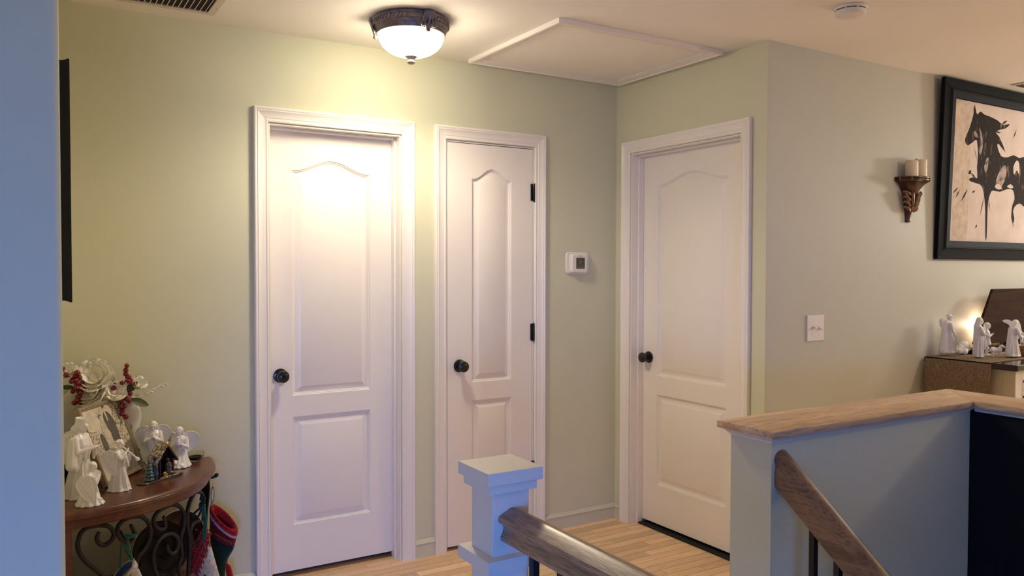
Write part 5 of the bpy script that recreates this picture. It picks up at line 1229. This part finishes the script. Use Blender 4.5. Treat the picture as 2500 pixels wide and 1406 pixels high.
def wing_up(t, s):
    for s_, m_ in ((-1, 1), (1, 1)):
        w = MB(); st0 = 0
        pts = spline([(-0.03, 0, 0.70), (0.04, 0, 0.86), (-0.02, 0, 0.98), (-0.16, 0, 1.06), (-0.30, 0, 1.04), (-0.26, 0, 0.98), (-0.16, 0, 0.93), (-0.10, 0, 0.84), (-0.08, 0, 0.74)] if s_ < 0 else [(-0.02, 0, 0.70), (-0.06, 0, 0.88), (0.02, 0, 1.03), (0.16, 0, 1.05), (0.25, 0, 0.94), (0.30, 0, 0.76), (0.36, 0, 0.66), (0.22, 0, 0.70), (0.12, 0, 0.84), (0.06, 0, 0.80)], 4, True)
        w.rings([[p+Vector((0, s_*0.05-0.014, 0)) for p in pts], [p+Vector((0, s_*0.05+0.014, 0)) for p in pts]])
        w.xf(Matrix.Rotation(R(10*s_), 4, 'Z') @ Matrix.Scale(s, 4)); me = sculpt(w, 0.0015, 2); me.materials.append(M['matte_white']); put('wing', me, None, t)
figure('angel_figurine', 'white angel figurine with raised wings beside the brown basket', 'figurine', (1.520, -1.372, FZ), HR, 0.186, b_wing, m='matte_white', extra=wing_up)
def b_baby(mb):
    kneeling(mb); head(mb, (0.08, 0, 0.88), 1.25, 'veil', R(24))
    arm(mb, (0.0, -0.15, 0.69), (0.10, -0.17, 0.52), (0.20, -0.03, 0.62), 0.08, 0.05); arm(mb, (0.0, 0.15, 0.69), (0.10, 0.17, 0.52), (0.20, 0.03, 0.62), 0.08, 0.05)
figure('kneeling_figurine', 'white kneeling figurine at the right edge, behind the basket', 'figurine', (1.700, -1.345, FZ), HR+PI, 0.12, b_baby, m='matte_white')
bk = thing('manger_basket', 'small brown wicker manger between the winged angel and the kneeling figure', 'basket', (1.610, -1.385, FZ))
b = MB()
for k in range(6): b.tube([(0.028*(0.75+0.05*k)*math.cos(a), 0.022*(0.75+0.05*k)*math.sin(a), 0.018+0.0075*k) for a in [2*PI*i/20 for i in range(20)]], 0.0042, 6, closed=True)
obj('wicker_rows', b, 'stripe_tan', bk, smooth='all', local=True)
obj('basket_floor', MB().lathe([(0, 0.0145), (0.022, 0.0145), (0.028, 0.055), (0.025, 0.055), (0.019, 0.02), (0, 0.02)], (0, 0, 0), 20), 'stripe_tan', bk, smooth=40, local=True)
obj('basket_foot', MB().box(-0.020, 0.020, -0.010, 0.010, 0.0006, 0.0145), 'stripe_tan', bk, local=True, bevel=0.002)
def b_mound(mb):
    for p, r_ in (((-0.25, 0, 0.26), 0.26), ((0.0, 0.05, 0.40), 0.36), ((0.25, 0, 0.55), 0.40), ((0.5, 0.05, 0.45), 0.40), ((0.1, -0.15, 0.22), 0.26)): mb.ball(p, (r_, r_*0.8, r_*0.9), 14)
figure('cotton_mound', 'soft white cotton mound behind the hooded figurine', 'ornament', (1.432, -1.155, FZ), 0.0, 0.075, b_mound, m='matte_white', unit=0.95)

# dark wooden stable
SX = 1.50
sb = thing('wooden_stable', 'dark brown wooden nativity stable with a tall sloping front board', 'stable', (1.9, -1.15, FZ))
tr0 = [(1.475, -1.197, 1.010), (2.56, -1.197, 1.010), (2.30, -1.155, 1.302), (1.735, -1.155, 1.302)]
b = MB().rings([[Vector(p) for p in tr0], [Vector((p[0], p[1]+0.014, p[2]+0.002)) for p in tr0]])
obj('roof_board', b, 'stable_wood', sb, bevel=0.002)
obj('base', MB().box(SX, 2.54, -1.196, -1.090, FZ+0.0006, FZ+0.022), 'stable_wood', sb, bevel=0.002)
obj('back_board', MB().box(SX+0.34, 2.42, -1.100, -1.092, FZ+0.0225, 1.06), 'stable_wood', sb)
for x in (SX+0.30, 2.0, 2.40): obj('post', MB().box(x, x+0.018, -1.182, -1.166, FZ+0.0225, 1.012), 'stable_wood', sb)
b = MB(); grng = random.Random(11)
for k in range(26): b.ball((1.58+grng.random()*0.6, -1.188+grng.random()*0.006, FZ+0.026), (0.010, 0.005, 0.005), 8)
obj('silver_straw', b, 'sprig', sb, smooth='all')
b = MB().cap((1.60, -1.150, 1.0), (1.72, -1.150, 1.0), 0.012, 0.012, 10).cap((1.74, -1.150, 1.0), (1.80, -1.150, 1.0), 0.012, 0.012, 10)
obj('light_bar', b, 'sprig', sb, smooth='all')
lamp('stable_lamp', 'POINT', (1.72, -1.125, 1.10), 0.5, (1.0, 0.72, 0.5), 0.012)

# ------------------------------------------------------------------ sconce and candles
SXc, SYw = 1.062, LW-0.001; SZ = 1.886
sc = thing('wall_sconce', 'carved gilt acanthus wall sconce bracket left of the horse picture', 'sconce', (SXc, SYw, 1.655))
def half(prof, m, name, seg=24):
    rs = [[Vector((SXc+max(r_, .001)*math.cos(a), SYw-max(r_, .001)*0.92*math.sin(a), z)) for a in [PI*i/seg for i in range(seg+1)]] for r_, z in prof]
    obj(name, MB().rings(rs), m, sc, smooth=40)
half([(0.0, SZ), (0.108, SZ), (0.113, SZ-0.003), (0.113, SZ-0.008), (0.108, SZ-0.011), (0.112, SZ-0.014), (0.112, SZ-0.020), (0.104, SZ-0.025), (0.094, SZ-0.030), (0.0, SZ-0.030)], 'gilt', 'shelf')
half([(0.094, SZ-0.0305), (0.080, SZ-0.040), (0.062, SZ-0.060), (0.048, SZ-0.085), (0.041, SZ-0.110), (0.034, SZ-0.140), (0.026, SZ-0.170), (0.021, SZ-0.195), (0.019, SZ-0.215), (0.021, SZ-0.226), (0.012, SZ-0.230), (0.0, SZ-0.230)], 'gilt', 'bracket')
def acan(a0, z0, z1, r0, r1, w, sweep):
    """one carved lobe running up the bracket and curling outward at its tip"""
    pts = []
    for k in range(9):
        t = k/8; a = a0+sweep*t; rr_ = r0+(r1-r0)*t+0.010*math.sin(PI*t)+(0.012*max(0, t-0.7)/0.3)
        pts.append(Vector((SXc+rr_*math.cos(a), SYw-rr_*0.92*math.sin(a)-0.001, z0+(z1-z0)*t-0.014*max(0, (t-0.75)/0.25)**2)))
    return MB().tube(pts, [w*(0.45+0.8*math.sin(PI*(0.15+0.75*k/8))) for k in range(9)], 8)
for a0, sw_ in ((1.57, 0.0), (1.25, -0.25), (1.9, 0.25), (0.9, -0.45), (2.25, 0.45)):
    obj('acanthus_leaf', acan(a0, SZ-0.175, SZ-0.070, 0.026, 0.060, 0.0075, sw_), 'gilt_hi', sc, smooth='all')
for k in range(4):
    for s_ in (-1, 1):
        z0 = SZ-0.165+0.026*k
        obj('acanthus_leaf', acan(PI/2+s_*0.55, z0-0.01, z0+0.020, 0.030+0.006*k, 0.050+0.006*k, 0.0062, s_*0.75), 'gilt_hi', sc, smooth='all')
for k in range(6):
    a = PI*(k+0.5)/6
    obj('shelf_notch', MB().ball((SXc+0.112*math.cos(a), SYw-0.112*0.92*math.sin(a), SZ-0.011), (0.004, 0.004, 0.011), 8), 'gilt_hi', sc, smooth='all')
def candle(x, y_, r_, h, label):
    t = thing('candle', label, 'candle', (x, y_, SZ), 0, 'candles on the sconce')
    q = random.Random(int(h*1000))
    rs = [[Vector((rr_*math.cos(a), rr_*math.sin(a), z+(0.004*math.sin(a*2+h*90)+0.003*math.sin(a*3) if z > h*0.9 else 0))) for a in [2*PI*i/28 for i in range(28)]] for rr_, z in ((r_, 0.0006), (r_*1.01, h*0.3), (r_*0.99, h*0.7), (r_, h*0.95), (r_*0.95, h), (r_*0.8, h-0.004), (r_*0.3, h-0.010), (0.001, h-0.010))]
    obj('wax', MB().rings(rs), 'wax', t, smooth=60, local=True)
    obj('wick', MB().tube([(0, 0, h-0.010), (0.001, 0, h), (0.003, 0.001, h+0.006)], 0.0012, 6), 'wick', t, smooth='all', local=True)
candle(1.025, SYw-0.045, 0.0305, 0.080, 'shorter ivory candle on the sconce, left one')
candle(1.108, SYw-0.041, 0.0305, 0.092, 'taller ivory candle on the sconce, right one')

# ------------------------------------------------------------------ horse picture
hp = thing('horse_picture', 'large black framed print of a dark horse on the living room wall', 'picture', (1.9, LW, 1.468))
tilt = 0.030/0.96
def HP(x, z, d):
    """x along the wall, z up, d off the wall; the top leans out a little"""
    return Vector((x, LW-0.003-d*math.cos(tilt)-(z-1.468)*tilt, z))
fx0, fx1, fz0, fz1 = 1.300, 2.56, 1.468, 2.428
HF = [(0, 0), (0, 0.018), (0.004, 0.021), (0.050, 0.026), (0.060, 0.032), (0.0645, 0.032), (0.067, 0.029), (0.099, 0.027), (0.100, 0.012), (0.100, 0)]
cs = [(fx0, fz0), (fx1, fz0), (fx1, fz1), (fx0, fz1)]
for i in range(4):
    j = (i+1) % 4
    obj('frame_rail', MB().rings([[HP(cs[k][0]+ins[k][0]*w, cs[k][1]+ins[k][1]*w, d) for w, d in HF] for k in (i, j)]), 'black_frame', hp, smooth=25)
cv = obj('print_sheet', MB().add([HP(x, z, d) for d in (0.003, 0.0105) for x, z in ((fx0+0.099, fz0+0.099), (fx1-0.099, fz0+0.099), (fx1-0.099, fz1-0.099), (fx0+0.099, fz1-0.099))], [(0,3,2,1),(4,5,6,7),(0,1,5,4),(1,2,6,5),(2,3,7,6),(3,0,4,7)]), 'canvas', hp)
HL = [0]; hn = Vector((0, -1, 0))
def paint(name, pts, m, k=0, sm=1.0):
    HL[0] += 1
    # readings were taken on an upright plane: bring them onto the leaning sheet
    obj(name, flat_poly([(x-(z-1.468)*tilt*1.55, z) for x, z in pts], lambda a, c: HP(a, c, 0.0107), hn, 0.00010*HL[0], k), m, cv)
paint('painted_band', [(1.448, 1.578), (1.600, 1.578), (1.620, 2.315), (1.470, 2.330)], 'print_tan', 0)
paint('painted_column', [(1.512, 2.308), (1.627, 2.316), (1.621, 2.252), (1.514, 2.245)], 'print_tan', 0)
HORSE = [(1.654, 2.299), (1.664, 2.276), (1.680, 2.266), (1.708, 2.285), (1.746, 2.272), (1.807, 2.266), (1.883, 2.253), (1.946, 2.234), (2.017, 2.245), (1.970, 2.216), (1.901, 2.201), (1.870, 2.182), (1.910, 2.160), (1.975, 2.083), (1.903, 2.123), (1.888, 2.109), (1.929, 2.058), (2.000, 2.055), (2.063, 2.072), (2.128, 2.060), (2.227, 2.050), (2.237, 1.793), (2.154, 1.798), (2.105, 1.787), (2.074, 1.752), (2.091, 1.710), (2.076, 1.680), (2.056, 1.717), (2.065, 1.785), (2.088, 1.820), (2.070, 1.870), (2.006, 1.875), (1.928, 1.855), (1.850, 1.859), (1.828, 1.841), (1.806, 1.799), (1.801, 1.725), (1.798, 1.593), (1.785, 1.593), (1.778, 1.741), (1.768, 1.806), (1.752, 1.854), (1.721, 1.885), (1.625, 1.896), (1.610, 1.911), (1.653, 1.921), (1.690, 1.919), (1.684, 1.980), (1.691, 2.029), (1.679, 2.125), (1.633, 2.109), (1.583, 2.089), (1.558, 2.119), (1.588, 2.165), (1.609, 2.199), (1.629, 2.241)]
paint('painted_horse', HORSE, 'ink', 2)
paint('painted_horse', [(2.228, 2.050), (2.32, 2.03), (2.40, 1.95), (2.43, 1.80), (2.42, 1.60), (2.40, 1.60), (2.385, 1.76), (2.30, 1.80), (2.26, 1.62), (2.24, 1.62), (2.236, 1.793)], 'ink', 2)
for pts, m in (([(1.696, 2.199), (1.730, 2.150), (1.736, 2.090), (1.718, 2.047), (1.700, 2.061), (1.716, 2.128)], 'ink_light'),
               ([(1.879, 1.900), (1.900, 1.950), (1.939, 1.990), (1.977, 2.008), (1.990, 1.951), (1.943, 1.885), (1.900, 1.868)], 'ink_light'),
               ([(2.065, 2.005), (2.100, 2.045), (2.129, 2.026), (2.130, 1.965), (2.104, 1.989), (2.074, 1.960)], 'canvas'),
               ([(1.870, 1.880), (1.905, 1.868), (1.945, 1.874), (1.925, 1.895), (1.890, 1.898)], 'canvas'),
               ([(1.755, 1.984), (1.775, 2.030), (1.799, 2.037), (1.790, 1.980), (1.770, 1.950)], 'ink_light'),
               ([(2.000, 1.890), (2.030, 1.880), (2.070, 1.886), (2.040, 1.905)], 'canvas'),
               ([(1.655, 2.175), (1.690, 2.145), (1.668, 2.140), (1.640, 2.150)], 'ink_light')):
    paint('painted_light', pts, m, 2)
def stroke(p, q, w): 
    d = Vector((q[0]-p[0], q[1]-p[1])).normalized(); n_ = Vector((-d.y, d.x))*w
    m_ = ((p[0]+q[0])/2+n_.x*0.8, (p[1]+q[1])/2+n_.y*0.8); m2 = ((p[0]+q[0])/2-n_.x, (p[1]+q[1])/2-n_.y)
    paint('painted_stroke', [p, m_, q, m2], 'ink', 0)
for p, q, w in (((2.055, 2.165), (2.090, 2.222), .004), ((1.449, 1.823), (1.506, 1.860), .004), ((1.478, 1.798), (1.520, 1.848), .004), ((1.530, 1.780), (1.597, 1.856), .006), ((1.720, 1.700), (1.765, 1.830), .003),
                ((1.680, 1.640), (1.695, 1.665), .005), ((1.640, 1.835), (1.668, 1.850), .005), ((1.600, 1.935), (1.625, 1.958), .012), ((1.622, 1.945), (1.675, 1.915), .005), ((1.690, 2.000), (1.640, 2.100), .002),
                ((1.800, 1.830), (1.830, 1.730), .003), ((1.930, 2.235), (1.985, 2.262), .006), ((1.860, 2.190), (1.925, 2.185), .005), ((2.075, 1.690), (2.080, 1.655), .003), ((1.640, 2.262), (1.648, 2.318), .007)):
    stroke(p, q, w)

# register on the living-room ceiling, at the right edge
rg = thing('ceiling_register', 'small ceiling register above the horse picture, at the right edge', 'vent', (2.0, -1.22, H-0.001))
obj('register_frame', MB().box(1.84, 2.18, -1.30, -1.178, H-0.006, H-0.0008), 'grille', rg, bevel=0.001)
for k in range(5): obj('louvre', MB().box(1.862, 2.158, -1.289+k*0.021, -1.276+k*0.021, H-0.0085, H-0.0062), 'duct', rg)
